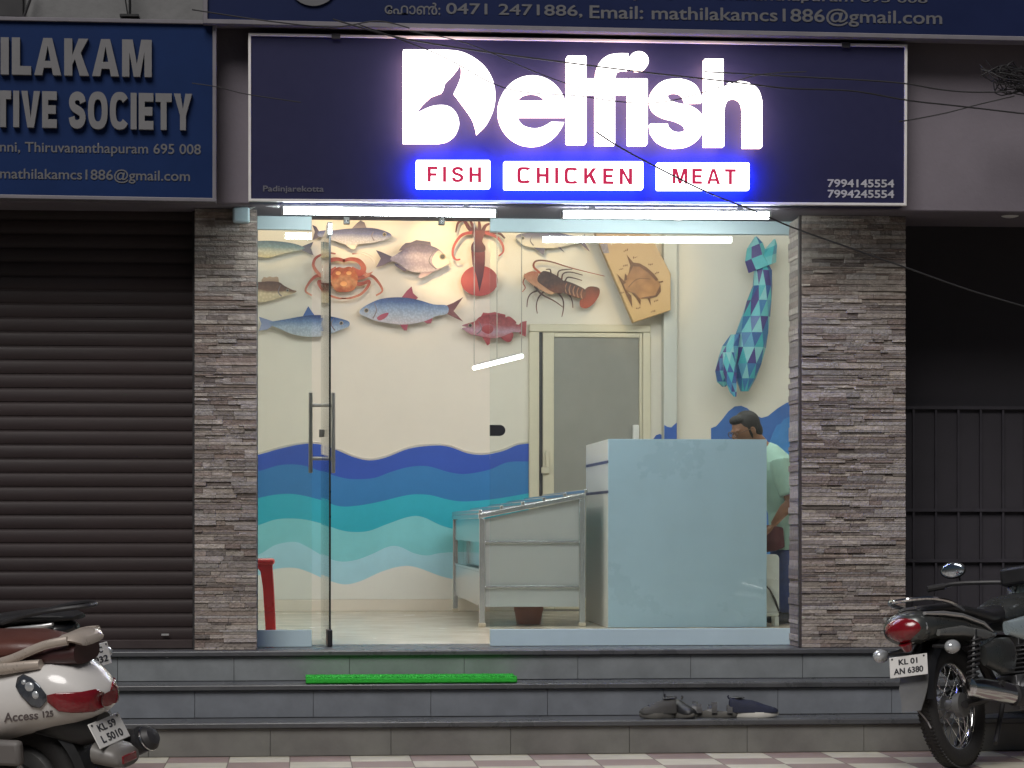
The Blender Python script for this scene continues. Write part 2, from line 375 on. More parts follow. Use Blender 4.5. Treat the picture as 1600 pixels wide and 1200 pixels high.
bw = thing('interior_back_wall', 'cream back wall of the shop painted with rolling blue waves', 'wall', (.5, YB, 0))
dx0, dx1, dz1 = P(832, 520, Y=YB).x, P(1010, 520, Y=YB).x, 2.185
m = MB(); m.box(XLW, dx0, YB, YB + .1, 0, ZC_); m.box(dx1, XW + .1, YB, YB + .1, 0, ZC_); m.box(dx0, dx1, YB, YB + .1, dz1, ZC_)
m.build('plaster', M_wall, bw)
z8 = lambda x, y: (390 + x * .36661, 580 + y * .36667)
waves = [
 [(-200, 330), (-90, 380), (40, 355), (130, 330), (230, 310), (300, 312), (380, 340), (440, 365), (510, 380), (580, 368), (680, 330), (780, 317), (850, 322), (930, 350), (1000, 356), (1080, 340), (1140, 315), (1191, 308)],
 [(-200, 420), (-90, 445), (40, 425), (130, 400), (220, 400), (300, 425), (380, 450), (440, 460), (530, 455), (600, 430), (680, 408), (760, 405), (850, 430), (920, 438), (1020, 420), (1100, 388), (1191, 385)],
 [(-200, 560), (-60, 565), (40, 540), (120, 525), (200, 525), (300, 548), (380, 575), (460, 573), (560, 555), (640, 535), (700, 525), (770, 528), (850, 548), (920, 555), (1040, 545), (1191, 520)],
 [(-200, 670), (-60, 680), (40, 655), (120, 630), (220, 630), (310, 650), (380, 675), (440, 685), (510, 680), (590, 650), (680, 620), (740, 622), (840, 665), (1000, 690), (1191, 650)],
 [(-200, 800), (-60, 805), (40, 780), (110, 740), (190, 727), (240, 745), (310, 785), (380, 810), (450, 805), (520, 780), (590, 748), (640, 748), (700, 775), (760, 785), (845, 772), (1191, 760)],
 [(-200, 900), (-60, 895), (40, 870), (110, 843), (190, 838), (250, 855), (320, 885), (400, 908), (470, 895), (560, 855), (640, 832), (710, 835), (840, 880), (1000, 900), (1191, 890)]]
wcol = [(.022, .08, .45), (.026, .19, .48), (.025, .43, .58), (.22, .64, .72), (.40, .72, .86)]
wnames = ['royal blue', 'mid blue', 'teal', 'aqua', 'pale blue']
lines = [spline([P(*z8(*q), Y=YB - .0035) for q in wv], 5, False) for wv in waves]
lines = [[p for p in l if p.x > XLW] for l in lines]
for i in range(5):
    o = MB().prism(lines[i] + lines[i + 1][::-1], (0, .003, 0)).build('wave_band', mat(wnames[i].replace(' ', '_') + '_paint', wcol[i], .38, var=.09, scale=2.2, bump=.04, bscale=30), bw, 0, 0)
    o['label'] = wnames[i] + ' painted wave band'
MB().prism(lines[5] + [V((lines[5][-1].x, YB - .0035, .095)), V((lines[5][0].x, YB - .0035, .095))], (0, .003, 0)).build('white_foot', mat('white_wall_paint', (.80, .82, .78), .45, var=.03, scale=3), bw, 0, 0)
MB().tube([p + V((0, .001, .012)) for p in lines[0]], .009, 6, flat=.3).build('wave_edging', mat('white_paint_line', (.85, .85, .82), .5), bw)
M_skt = mat('grey_skirting_tile', (.5, .47, .42), .4)
MB().box(XLW, dx0 - .06, YB - .012, YB - .0005, .003, .09).build('skirting', M_wall, bw, .003)

# swell painted on the back wall right of the door, pilaster in front of it
M_swell = mat('swell_blue_paint', (.045, .15, .46), .4, var=.12, scale=5); M_swd = mat('swell_deep_paint', (.035, .11, .42), .4)
pa, pb = P(1037, 700, Y=YB - .12).x, P(1058, 700, Y=YB - .12).x
pp_ = thing('pilaster', 'narrow white pilaster right of the back door with a blue painted foot', 'pilaster', ((pa + pb) / 2, YB - .12, .004))
MB().box(pa, pb, YB - .12, YB - .0005, .004, ZC_ - .002).build('plaster', M_wall2, pp_, .004)
MB().prism([P(u, v, Y=YB - .1235) for u, v in [(1038, 940), (1038, 664), (1043, 667), (1049, 668), (1053, 664), (1057.5, 660), (1057.5, 940)]], (0, .003, 0)).build('swell', M_swd, pp_, 0, 0)
swell = [(1111, 940), (1111, 669), (1119, 666), (1128, 656), (1138, 643), (1148, 635), (1158, 634), (1168, 638), (1178, 648), (1190, 653), (1200, 650), (1215, 638), (1228, 630), (1240, 625), (1275, 640), (1275, 940)]
MB().prism([P(u, v, Y=YB - .0035) for u, v in swell], (0, .003, 0)).build('swell', M_swell, bw, 0, 0)
sw2 = [(1196, 940), (1203, 690), (1208, 676), (1214, 664), (1220, 662), (1225, 655), (1240, 648), (1275, 660), (1275, 940)]
MB().prism([P(u, v, Y=YB - .0065) for u, v in sw2], (0, .0025, 0)).build('swell_highlight', mat('swell_light_paint', (.06, .24, .58), .4, var=.15, scale=7), bw, 0, 0)
MB().prism([P(u, v, Y=YB - .0035) for u, v in [(1017, 940), (1020, 687), (1025, 680), (1031, 678), (1036, 681), (1036.5, 940)]], (0, .003, 0)).build('swell', M_swd, bw, 0, 0)
tag(MB().box(XW, XW + .1, .625, YB - .002, 0, ZC_).build('interior_side_wall', M_wall), 'plain cream right side wall hidden behind the wide stone pillar', 'wall')
lw = tag(MB().box(XLW - .1, XLW, .152, YB, 0, ZC_).build('interior_side_wall', M_wall), 'plain cream left side wall hidden behind the narrow stone pillar', 'wall')

# back door: aluminium frame and grey glass
bd = thing('back_door', 'cream aluminium sliding door with dark grey glass in the back wall', 'door', ((dx0 + dx1) / 2, YB, 0))
M_cfr = mat('cream_aluminium', (.66, .62, .48), .4, var=.04)
f = MB(); f.box(dx0 - .03, dx0 + .05, YB - .035, YB + .06, .004, dz1); f.box(dx1 - .035, dx1 + .03, YB - .035, YB + .06, .004, dz1); f.box(dx0 - .03, dx1 + .03, YB - .035, YB + .06, dz1 + .001, dz1 + .06)
f.build('frame', M_cfr, bd, .006)
lx0, lx1 = dx0 + .052, dx1 - .037
f = MB(); f.box(lx0, lx0 + .025, YB - .01, YB + .03, .01, dz1 - .002); f.build('sliding_track', M_dark, bd)
f = MB(); f.box(lx0 + .027, lx0 + .115, YB - .025, YB + .02, .01, dz1 - .004); f.box(lx1 - .022, lx1, YB - .025, YB + .02, .01, dz1 - .004); f.box(lx0 + .116, lx1 - .023, YB - .025, YB + .02, .01, .1); f.box(lx0 + .116, lx1 - .023, YB - .025, YB + .02, dz1 - .04, dz1 - .004)
f.build('leaf_frame', M_cfr, bd, .004)
f = MB(); f.box(lx0 + .116, lx1 - .023, YB - .006, YB + .002, .101, dz1 - .041)
f.build('glass_pane', mat('grey_glass', (.30, .30, .275), .16, var=.10, scale=1.5), bd)
q = P(852, 720, Y=YB - .04); f = MB(); f.box(q.x - .03, q.x + .03, YB - .06, YB - .026, q.z - .1, q.z - .05); f.box(q.x + .0, q.x + .03, YB - .06, YB - .026, q.z - .05, q.z + .08)
f.build('handle', M_cfr, bd, .005)
q = P(994, 676, Y=YB - .03); f = MB(); f.box(q.x - .03, q.x + .02, YB - .06, YB - .026, q.z - .09, q.z + .06); f.build('latch', M_white, bd, .006)

# ------------------------------------------------------------------ facade
up = thing('facade_beam', 'mauve grey rendered facade beam and parapet above the shop front', 'wall', (1.5, 0, 2.37))
m = MB(); m.box(-9, 9, -.5, .15, 2.372, 5.2); m.build('render_coat', M_beam, up, .01)
MB().box(-9, 9, .151, .3, 2.6, 5.2).build('backing', M_grey, up)
# top-left greyer wall face with stains
tag(MB().box(-9, P(330, 0, Y=-.53).x, -.535, -.502, P(0, 30, Y=-.5).z, 5.0).build('upper_wall_panel', M_grey), 'weathered grey wall panel above the blue society sign', 'wall')
tag(MB().box(P(0, 10, Y=-.55).x - .3, P(37, 10, Y=-.55).x, -.57, -.537, P(0, 27, Y=-.55).z, 5.0).build('window_shutter', M_dark, None, .004), 'dark shutter at the top left corner over the society sign', 'shutter')
tag(MB().tube([P(52, -20, Y=-.6), P(47, 0, Y=-.6), P(36, 30, Y=-.6)], .008, 6).build('drain_pipe', M_dark), 'thin dark slanting pipe over the left end of the society sign', 'pipe')
sb = thing('lamp_bracket', 'small dark flat bracket standing on top of the society sign', 'bracket', P(203, 27, Y=-.63))
m = MB(); a, b = P(188, 28, Y=-.63), P(218, 25, Y=-.63); m.box(a.x, b.x, -.68, -.58, a.z, b.z); m.build('plate', M_black, sb)
m = MB(); m.tube([P(203, 26, Y=-.63), P(203, -40, Y=-.63)], .008, 6); m.tube([P(200, 26, Y=-.63), P(190, -40, Y=-.63)], .004, 6); m.build('stem', M_black, sb)

# stone-clad pillars
M_stone = attr_mat('stacked_ledge_stone', .9, .9, 70, .30)
scols = [tuple(w * k for w, k in zip((1.08, 1.02, .965), q)) for q in [(.30, .275, .255), (.22, .20, .19), (.36, .335, .31), (.26, .225, .205), (.17, .15, .145), (.31, .29, .285), (.20, .165, .15), (.27, .26, .255)]]
def cladding(x0, x1, y, z0, z1, yin, side=None):
    m = MB(); z = z0
    while z < z1:
        h = min(random.choice((.009, .012, .014, .017, .021, .026)), z1 - z)
        if h < .006: break
        x = x0
        while x < x1 - .001:
            w = min(random.choice((random.uniform(.04, .12), random.uniform(.08, .30))), x1 - x)
            if x1 - x - w < .05: w = x1 - x
            d = random.choice((random.uniform(.002, .010), random.uniform(.005, .015))); c = random.choice(scols); k = random.uniform(.72, 1.16); m.col = tuple(q * k for q in c)
            m.box(x, x + w - .0012, y - d, yin, z, z + h - .0012); x += w
        z += h
    return m
pl0, pl1 = P(303, 700, Y=-.3).x, P(402.5, 700, Y=-.3).x
pr0, pr1 = P(1252, 700, Y=-.3).x, P(1416, 700, Y=-.3).x
M_core = mat('pillar_mortar', (.16, .15, .145), .9)
pil = thing('stone_pillar', 'narrow stone clad pillar between the roller shutter and the glass shop front', 'pillar', ((pl0 + pl1) / 2, -.1, .005))
cladding(pl0 + .004, pl1 - .004, -.3, .006, 2.37, -.285).build('stone_cladding', M_stone, pil, .0012, 0, seg=1)
MB().box(pl0 + .006, pl1 - .006, -.284, .15, .005, 2.3715).build('core', M_core, pil)
pir = thing('stone_pillar', 'wide stone clad pillar between the glass shop front and the dark gated recess', 'pillar', ((pr0 + pr1) / 2, -.1, .005))
cladding(pr0 + .002, pr1 - .004, -.3, .006, 2.37, -.285).build('stone_cladding', M_stone, pir, .0012, 0, seg=1)
MB().box(pr0 + .006, pr1 - .006, -.284, .0, .005, 2.3715).build('core', M_core, pir); MB().box(pr0 + .3, pr1 - .006, .001, .495, .005, 2.3715).build('core', M_core, pir)
# reveal stones on the inner side of the wide pillar
m = MB(); z = .006
while z < 2.36:
    h = random.choice((.02, .024, .03, .036)); h = min(h, 2.37 - z); kk = random.uniform(1.0, 1.45); m.col = tuple(q * kk for q in random.choice(scols[:4])); d = random.uniform(.004, .014)
    m.box(pr0 - d, pr0 + .005, -.262, -.004, z, z + h - .001); z += h
m.build('reveal_cladding', M_stone, pir, .0012, 0, seg=1)
MB().box(pr0 - .012, pr0 + .004, -.302, -.264, .006, 2.37).build('edge_strip', mat('dark_edge_trim', (.05, .04, .038), .5), pir, .002)

# ------------------------------------------------------------------ main shop sign
YS = -.65
c0, c1, c2, c3 = P(388, 52, Y=YS), P(1417, 70, Y=YS), P(1416, 322, Y=YS), P(388, 315, Y=YS)
sg = thing('shop_sign', 'lit navy shop sign with big glowing white lettering above the glass front', 'sign', ((c0.x + c1.x) / 2, YS, c3.z))
def inset(q, d):
    c = sum(q, V()) / 4; return [p + V((d if p.x < c.x else -d, 0, d if p.z < c.z else -d)) for p in q]
MB().prism(inset([c0, c1, c2, c3], .004), (0, .149, 0)).build('cabinet', M_navy, sg, .002)
ou, inn = [c0, c1, c2, c3], inset([c0, c1, c2, c3], .014)
MB().prism([p + V((0, -.014, 0)) for p in ou], (0, .03, 0), [[p + V((0, -.014, 0)) for p in inn]]).build('frame', mat('white_sign_trim', (.7, .68, .66), .4, var=.06), sg, .002)
for u in (525, 1322): a = P(u, 50 + (u - 388) * .0175 + 4, Y=YS - .017); MB().obox(a, (.045, .012, .03)).build('frame_clip', M_dark, sg, .002)
M_let = emit('lit_white_acrylic', (1, .955, .93), 5.0)
M_box = emit('lit_white_box', (.97, .96, 1), 4.2)
M_halo = emit('blue_backlight', (.012, .05, 1), 75)
M_warm = emit('warm_backlight', (1, .60, .52), 11)
za = lambda x, y: (380 + x * .325, 40 + y * .325)
zb = lambda x, y: (880 + x * .3375, y * .3375)
def arc(cx, cy, rx, ry, a0, a1, n=20): return [(cx + rx * cos(R(a0 + (a1 - a0) * i / n)), cy - ry * sin(R(a0 + (a1 - a0) * i / n))) for i in range(n + 1)]
def sp2(pts, k=4): return [(p.x, p.y) for p in spline([(a, b, 0) for a, b in pts], k, False)]
letters = []
D = [(770, 115), (925, 115)] + sp2([(950, 115), (1035, 122), (1100, 148), (1160, 195), (1200, 262), (1212, 335), (1203, 405), (1172, 470), (1125, 518)]) + \
    sp2([(1120, 490), (1103, 442), (1062, 382), (1015, 320)]) + sp2([(1030, 290), (1047, 245), (1052, 210), (1047, 178)]) + \
    sp2([(1035, 200), (1005, 238), (975, 268), (965, 300), (955, 316)]) + sp2([(905, 335), (870, 368), (845, 395), (820, 408)]) + \
    sp2([(850, 412), (905, 388), (960, 382), (1000, 394), (1028, 428), (1038, 475), (1022, 520), (985, 550), (945, 560)]) + [(770, 560)]
letters.append(([za(*q) for q in D], []))
E_ = arc(1390, 407, 163, 168, -20, -350, 50)[:-1] + [(1551, 434), (1318, 434)] + sp2([(1326, 458), (1350, 482), (1398, 494), (1440, 486), (1482, 462)])
letters.append(([za(*q) for q in E_], [[za(*q) for q in arc(1389, 361, 65, 40, 0, 180, 16)]]))
def rrect(x0, y0, x1, y1, r=7):
    return arc(x1 - r, y0 + r, r, r, 0, 90, 3) + arc(x0 + r, y0 + r, r, r, 90, 180, 3) + arc(x0 + r, y1 - r, r, r, 180, 270, 3) + arc(x1 - r, y1 - r, r, r, 270, 360, 3)
letters.append(([zb(*q) for q in rrect(17, 258, 108, 663)], []))
F_ = [(152, 363)] + sp2([(156, 325), (172, 285), (208, 256), (255, 247), (302, 247)]) + [(302, 320)] + sp2([(272, 320), (250, 332), (241, 363)]) + [(299, 363), (299, 432), (240, 432), (240, 668), (151, 668), (151, 432), (112, 432), (112, 363)]
letters.append(([zb(*q) for q in F_], []))
letters.append(([zb(*q) for q in rrect(301.5, 363, 391, 669)], []))
letters.append(([zb(*q) for q in arc(350, 281, 46, 44, 0, 345, 28)], []))
S_ = sp2([(644, 470), (636, 432), (612, 392), (570, 370), (525, 364), (470, 372), (428, 400), (406, 440), (406, 478), (425, 515), (470, 540), (520, 553), (556, 570), (570, 590), (560, 606), (535, 612), (508, 606), (490, 590), (484, 572)]) + \
     [(404, 572)] + sp2([(410, 612), (440, 652), (488, 676), (530, 680), (580, 672), (625, 645), (648, 602), (649, 560), (634, 520), (590, 490), (535, 478), (497, 464), (484, 446), (494, 430), (517, 424), (545, 430), (560, 447), (570, 472)])
letters.append(([zb(*q) for q in S_], []))
H_ = [(656, 272), (742, 272), (742, 400)] + sp2([(765, 383), (820, 375), (872, 388), (906, 418), (921, 465)]) + [(921, 680), (836, 680)] + sp2([(836, 505), (826, 468), (795, 450), (765, 462), (750, 490), (746, 520)]) + [(746, 675), (655, 675)]
letters.append(([zb(*q) for q in H_], []))
for poly, holes in letters:
    pp = [P(u, v, Y=YS - .135) for u, v in poly]; hh = [[P(u, v, Y=YS - .135) for u, v in h] for h in holes]
    o = MB().prism(pp, (0, .05, 0), hh).build('letter', M_let, sg, 0, 25)
    # return of the channel letter glows back onto the sheet
    cx = sum((p.x for p in pp)) / len(pp); cz = sum((p.z for p in pp)) / len(pp)
    q = MB().prism([p + V((0, .053, 0)) for p in pp], (0, .012, 0), [[p + V((0, .053, 0)) for p in h] for h in hh]).build('letter_backlight', M_warm, o, 0, 25)
M_red = emit('pink_red_lettering', (.62, .03, .10), .95)
for word, u0, v0, u1, v1, tb in (('FISH', 650, 250, 766, 294.5, (668, 260, 752, 284)), ('CHICKEN', 787, 252, 1005, 296, (808, 261, 988, 286)), ('MEAT', 1026, 254, 1171, 297, (1051, 263, 1150, 287))):
    yb = YS - .11
    pp = [P(u, v, Y=yb) for u, v in rrect(u0, v0, u1, v1, 2.5)]
    o = MB().prism(pp, (0, .036, 0)).build('word_box', M_box, sg, 0, 25)
    MB().prism([P(u, v, Y=yb + .039) for u, v in rrect(u0, v0, u1, v1, 2.5)], (0, .012, 0)).build('box_backlight', M_halo, o, 0, 25)
    a, b, c, d = tb
    capitals(word, o, M_red, a, b, c, d, yb - .003, .012, .19, {'FISH': .30, 'CHICKEN': .33, 'MEAT': .27}[word], .0028, None, 4)
M_pale = mat('pale_vinyl_lettering', (.42, .42, .46), .5)
def sign_text(body, parent, m, u0, v0, u1, v1, y, slope=.012, off=.012, full=None, depth=.003, shear=0, name='lettering'):
    ds = (u1 - u0) * slope
    return lettering(name, body, m, parent, P(u0, v1, Y=y), P(u1, v1 + ds, Y=y), P(u0, v0, Y=y), depth, off, full, shear=shear)
sign_text('7994145554', sg, M_pale, 1293, 280, 1397, 292.5, YS - .001, .006, .022)
sign_text('7994245554', sg, M_pale, 1293, 296.5, 1397, 309, YS - .001, .006, .022)
sign_text('Padinjarekotta', sg, mat('dim_vinyl_lettering', (.11, .11, .135), .5), 411, 290, 506, 302, YS - .001, .006, .018)

# tube lights under the sign
M_tube = emit('tube_glow', (.90, .99, 1), 55)
for i, (u0, v0, u1, v1, lab) in enumerate(((440, 329, 777, 334, 'left white tube light under the sign above the glass door'), (877, 335.5, 1204, 337, 'right white tube light under the sign above the fixed window'))):
    a, b = P(u0, v0, Y=-.57), P(u1, v1, Y=-.57)
    t = thing('tube_light', lab, 'light', (a + b) / 2, 0, 'tube lights under the shop sign')
    e = (b - a).normalized()
    MB().tube([a + e * .012, b - e * .012], .0185, 14).build('tube', M_tube, t)
    for q_ in (a, b - e * .012): MB().tube([q_, q_ + e * .012], .0195, 14).build('end_cap', M_white, t)
    MB().obox((a + b) / 2 + V((0, .0, .0262)), ((b - a).length, .03, .014), Matrix.Rotation(-math.atan2(e.z, e.x), 3, 'Y')).build('batten', M_white, t, .002)
    for x_, z_ in ((a.x + .15, a.z), (b.x - .18, b.z)): MB().box(x_, x_ + .03, -.585, -.555, z_ + .034, 2.372).build('bracket', M_white, t)
dm = thing('dome_lamp', 'small white dome lamp under the sign half hidden behind the right tube light', 'lamp', P(1060, 338, Y=-.25))
MB().ell(P(1060, 336, Y=-.25), (.042, .042, .035)).build('dome', mat('white_dome', (.8, .8, .78), .3), dm); MB().lathe([(.046, 0), (.046, .02)], P(1060, 336, Y=-.25) + V((0, 0, .0))).build('base', M_white, dm)
dm = thing('dome_lamp', 'round white lamp under the beam above the dark gated recess', 'lamp', P(1578, 332, Y=-.35))
MB().ell(P(1578, 331, Y=-.35), (.068, .068, .034)).build('dome', bpy.data.materials['white_dome'], dm); MB().lathe([(.074, 0), (.074, .025)], P(1578, 331, Y=-.35) + V((0, 0, -.002))).build('base', M_white, dm)
q = P(377, 334, Y=-.36)
jb = thing('junction_box', 'pale blue plastic junction box at the top of the narrow stone pillar', 'box', q)
MB().box(q.x - .045, q.x + .045, -.40, -.325, q.z - .05, 2.371).build('case', mat('pale_blue_plastic', (.42, .55, .60), .4), jb, .012)
MB().tube([(q.x + .03, -.36, q.z + .02), (q.x + .09, -.4, q.z + .045), (q.x + .2, -.45, 2.366)], .006, 6).build('cable', M_white, jb)

# ------------------------------------------------------------------ society signs
a0, a1, a2, a3 = P(-700, 18, Y=-.66), P(334, 37, Y=-.66), P(334, 312, Y=-.66), P(-700, 294, Y=-.66)
cs = thing('society_sign', 'blue society sign board with raised grey capitals above the roller shutter', 'sign', ((a0.x + a1.x) / 2, -.6, a3.z))
MB().prism([a0, a1, a2, a3], (0, .1, 0)).build('panel', M_coop, cs)
iq = inset([a0, a1, a2, a3], -.014); M_fr = mat('grey_sign_trim', (.16, .15, .17), .5, var=.12)
MB().prism([p + V((0, -.02, 0)) for p in iq], (0, .11, 0), [[p + V((0, -.02, 0)) for p in inset([a0, a1, a2, a3], .006)]]).build('frame', M_fr, cs, .003)
capitals('ILAKAM', cs, M_glet, 1, 58, 237, 116, -.69, .018, .235, .09, .029, 'MATHILAKAM')
capitals('TIVE SOCIETY', cs, M_glet, -8, 141, 300, 198, -.69, .018, .235, .085, .029, 'CO-OPERATIVE SOCIETY')
sign_text('nni, Thiruvananthapuram 695 008', cs, M_glet2, 0, 221, 314, 242, -.661, .014, .012, 'Thirumala, Anayara, Venpalavattom, Kunni, Thiruvananthapuram 695 008')
sign_text('mathilakamcs1886@gmail.com', cs, M_glet2, 0, 262, 297, 284, -.661, .014, .012, 'Email: mathilakamcs1886@gmail.com')
b0, b1, b2, b3 = P(322, -330, Y=-.70), P(1680, -330, Y=-.70), P(1680, 62, Y=-.70), P(322, 33, Y=-.70)
ts = thing('society_sign', 'wide dark blue board across the top with telephone and email lettering', 'sign', ((b0.x + b1.x) / 2, -.6, b3.z))
MB().prism([b0, b1, b2, b3], (0, .15, 0)).build('panel', M_coop2, ts)
iq = inset([b0, b1, b2, b3], -.016)
MB().prism([p + V((0, -.02, 0)) for p in iq], (0, .12, 0), [[p + V((0, -.02, 0)) for p in inset([b0, b1, b2, b3], .008)]]).build('frame', M_fr, ts, .003)
sign_text('\u0d47\u0d2b\u0d3e\u0d7a:', ts, M_glet2, 601, 3, 688, 22, -.701, .017, .012)
sign_text('0471 2471886,', ts, M_glet2, 697, 4.5, 910, 24.5, -.701, .017, .014)
sign_text('Email: mathilakamcs1886@gmail.com', ts, M_glet2, 921, 7, 1472, 35, -.701, .017, .014)
sign_text('Venpalavattom, Anayara, Thiruvananthapuram 695 008', ts, M_glet2, 720, -19, 1449, -4, -.701, .017, .012)
m = MB(); m.lathe([(.135, 0), (.135, .006)], P(489, -31, Y=-.708), Matrix.Rotation(R(90), 3, 'X'), 40)
m.build('emblem', M_glet2, ts)

# ------------------------------------------------------------------ roller shutter and gate
m = MB(); x0, x1 = -6.5, pl0 - .012; z = .05; rows = []
while z < 2.42:
    rows += [(z, -.013), (z + .014, -.0165), (z + .050, -.0165), (z + .062, -.013), (z + .066, -.009), (z + .074, -.009)]; z += .076
vs = []; fs = []
for zz, d in rows: vs += [(x0, -.13 + d, zz), (x1, -.13 + d, zz)]
fs = [(2 * i, 2 * i + 1, 2 * i + 3, 2 * i + 2) for i in range(len(rows) - 1)]
rs = thing('roller_shutter', 'closed dark maroon roller shutter left of the narrow stone pillar', 'shutter', (-3, -.13, .004))
m.add(vs, fs).build('curtain', mat('maroon_shutter_paint', (.0185, .0095, .0098), .6, var=.30, scale=2.2, stretch=(.5, 1, 2), bump=.25, bscale=4), rs, 0, 20)
m = MB(); m.box(x0, x1, -.165, -.12, .006, .055); m.build('bottom_bar', mat('dark_maroon_metal', (.04, .028, .028), .5), rs, .004)
m = MB(); m.box(x1 - .0, x1 + .012, -.2, -.09, .005, 2.37); m.build('guide_rail', M_dark, rs, .002)
q = P(258, 993, Y=-.17); MB().box(q.x - .02, q.x + .02, -.172, -.164, q.z, q.z + .01).build('lock_plate', M_alu, rs)
rc = tag(MB().box(-6.5, x1, -.08, .1, .006, 2.37).build('shop_wall', M_core), 'plain wall hidden behind the closed maroon shutter', 'wall')
gx0 = pr1 + .02; gx1 = 9.0
rc = tag(MB().box(pr1 - .01, gx1, .5, .62, .005, 3.2).build('recess_wall', mat('shade_dark_wall', (.032, .029, .036), .8, var=.2)), 'wall coloured dark for the shade at the back of the recess on the right', 'wall')  # near-black colour stands in for the shade inside the recess
gt = thing('metal_gate', 'dark thin barred metal gate across the recess right of the wide pillar', 'gate', (4.2, .42, .005))
M_gate = mat('shade_dark_gate', (.030, .027, .035), .5, var=.25)  # gate colour carries the shade under the beam
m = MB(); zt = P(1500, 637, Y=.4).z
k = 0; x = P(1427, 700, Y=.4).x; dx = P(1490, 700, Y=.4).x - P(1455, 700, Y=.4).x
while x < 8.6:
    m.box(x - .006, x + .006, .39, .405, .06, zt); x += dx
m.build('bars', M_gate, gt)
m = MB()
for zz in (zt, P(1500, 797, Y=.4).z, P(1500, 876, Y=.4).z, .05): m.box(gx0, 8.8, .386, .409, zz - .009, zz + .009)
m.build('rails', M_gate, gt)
MB().box(gx0, 8.8, .412, .418, .04, zt - .01).build('shade_sheet', mat('gate_shade_sheet', (.026, .023, .03), .7, var=.2), gt)  # dark sheet added in place of the shade behind the bars

# ------------------------------------------------------------------ glass front
M_glass = glass_mat('shop_glass', (.955, .985, .975), .85, .012)
M_chan = mat('frosted_band', (.42, .53, .55), .4, var=.05, scale=4)
xa, xb, xc, xd = P(403, 900, Y=0).x - .03, P(487, 900, Y=0).x, P(765.5, 900, Y=0).x, P(1241, 900, Y=0).x
def window(lab, x0, x1):
    t = thing('shop_window', lab, 'window', ((x0 + x1) / 2, 0, .005))
    MB().box(x0, x1, -.005, .005, .1, 2.372).build('glass', M_glass, t)
    MB().box(x0, x1, -.018, .018, .006, .0985).build('bottom_rail', M_chan, t, .002)
    MB().box(x0, x1, -.018, .018, P(900, 364, Y=0).z, 2.371).build('top_rail', M_chan, t, .002)
    return t
wl_ = window('narrow fixed glass pane beside the narrow stone pillar, left of the open door', xa, xb)
wr_ = window('large fixed glass pane in front of the counter, right of the doorway', xc, xd)
MB().box(xd - .004, xd + .02, -.03, .03, .006, 2.371).build('side_post', M_alu, wr_, .002)
q0, q1 = P(765.5, 681, Y=-.006), P(789.5, 664, Y=-.006); m = MB(); h = (q1.z - q0.z) / 2
pp = [(q0.x, -.016, q0.z), (q1.x - h, -.016, q0.z)] + [(q1.x - h + h * sin(R(t)), -.016, q0.z + h - h * cos(R(t))) for t in range(15, 180, 15)] + [(q1.x - h, -.016, q1.z), (q0.x, -.016, q1.z)]
m.prism(pp, (0, .032, 0)).build('strike_plate', M_black, wr_, .002)
# door leaf, hinged at the left pane and standing open inwards
hx = P(515.5, 900, Y=0).x; fx = P(503, 676, Y=.88).x
dr = thing('glass_door', 'frameless glass door standing open with long steel pull handles', 'door', (hx, 0, .005))
u = (V((fx, .88, 0)) - V((hx, 0, 0))).normalized(); nn = V((u.y, -u.x, 0))
MD = Matrix((u, nn, V((0, 0, 1)))).transposed()
def dbox(t0, t1, n0, n1, z0, z1):
    m = MB(); o = V((hx, 0, 0)) + u * ((t0 + t1) / 2) + nn * ((n0 + n1) / 2); return m.obox(o + V((0, 0, (z0 + z1) / 2)), (t1 - t0, n1 - n0, z1 - z0), MD)
dbox(.004, .9, -.005, .005, .012, 2.34).build('glass', M_glass, dr)
dbox(0, .0035, -.0055, .0055, .1, 2.30).build('edge_seal', mat('dark_glass_edge', (.012, .016, .015), .3), dr)
dbox(-.006, .16, -.014, .014, .006, .1).build('floor_patch', M_black, dr, .006)
dbox(-.006, .16, -.014, .014, 2.27, 2.342).build('top_patch', M_steel, dr, .004)
zc_ = P(505, 676, Y=.8).z; hb = .235
M_hand = mat('satin_steel', (.42, .41, .39), .4, .55)
for s in (-1, 1):
    n0 = (.052, .074) if s > 0 else (-.08, -.058)
    m = dbox(.80, .835, n0[0], n0[1], zc_ - hb, zc_ + hb); m.build('pull_handle', M_hand, dr, .004)
    for zz in (zc_ - .15, zc_ + .16):
        c = V((hx, 0, zz)) + u * .817
        MB().tube([c + nn * (.005 * s), c + nn * (.06 * s)], .011, 10).build('handle_post', M_hand, dr)
dbox(.79, .85, -.02, .02, zc_ - .025, zc_ + .02).build('lock', M_hand, dr, .005)
# glass clamps at the door head
for u_, v_, lab in ((541.5, 345.5, 'small dark square clamp at the door head nearer the door hinge'), (690, 346.5, 'small dark square clamp at the door head nearer the right window')):
    q = P(u_, v_, Y=0); t = thing('glass_clamp', lab, 'clamp', q, 0, 'clamps at the door head')
    MB().box(q.x - .017, q.x + .017, -.02, .02, q.z - .018, 2.3715).build('body', mat('dark_zinc', (.10, .10, .095), .4, .5), t, .003)
    MB().lathe([(.006, 0), (.006, .004)], q + V((0, -.0195, 0)), Matrix.Rotation(R(90), 3, 'X'), 12).build('screw', M_chrome, t)

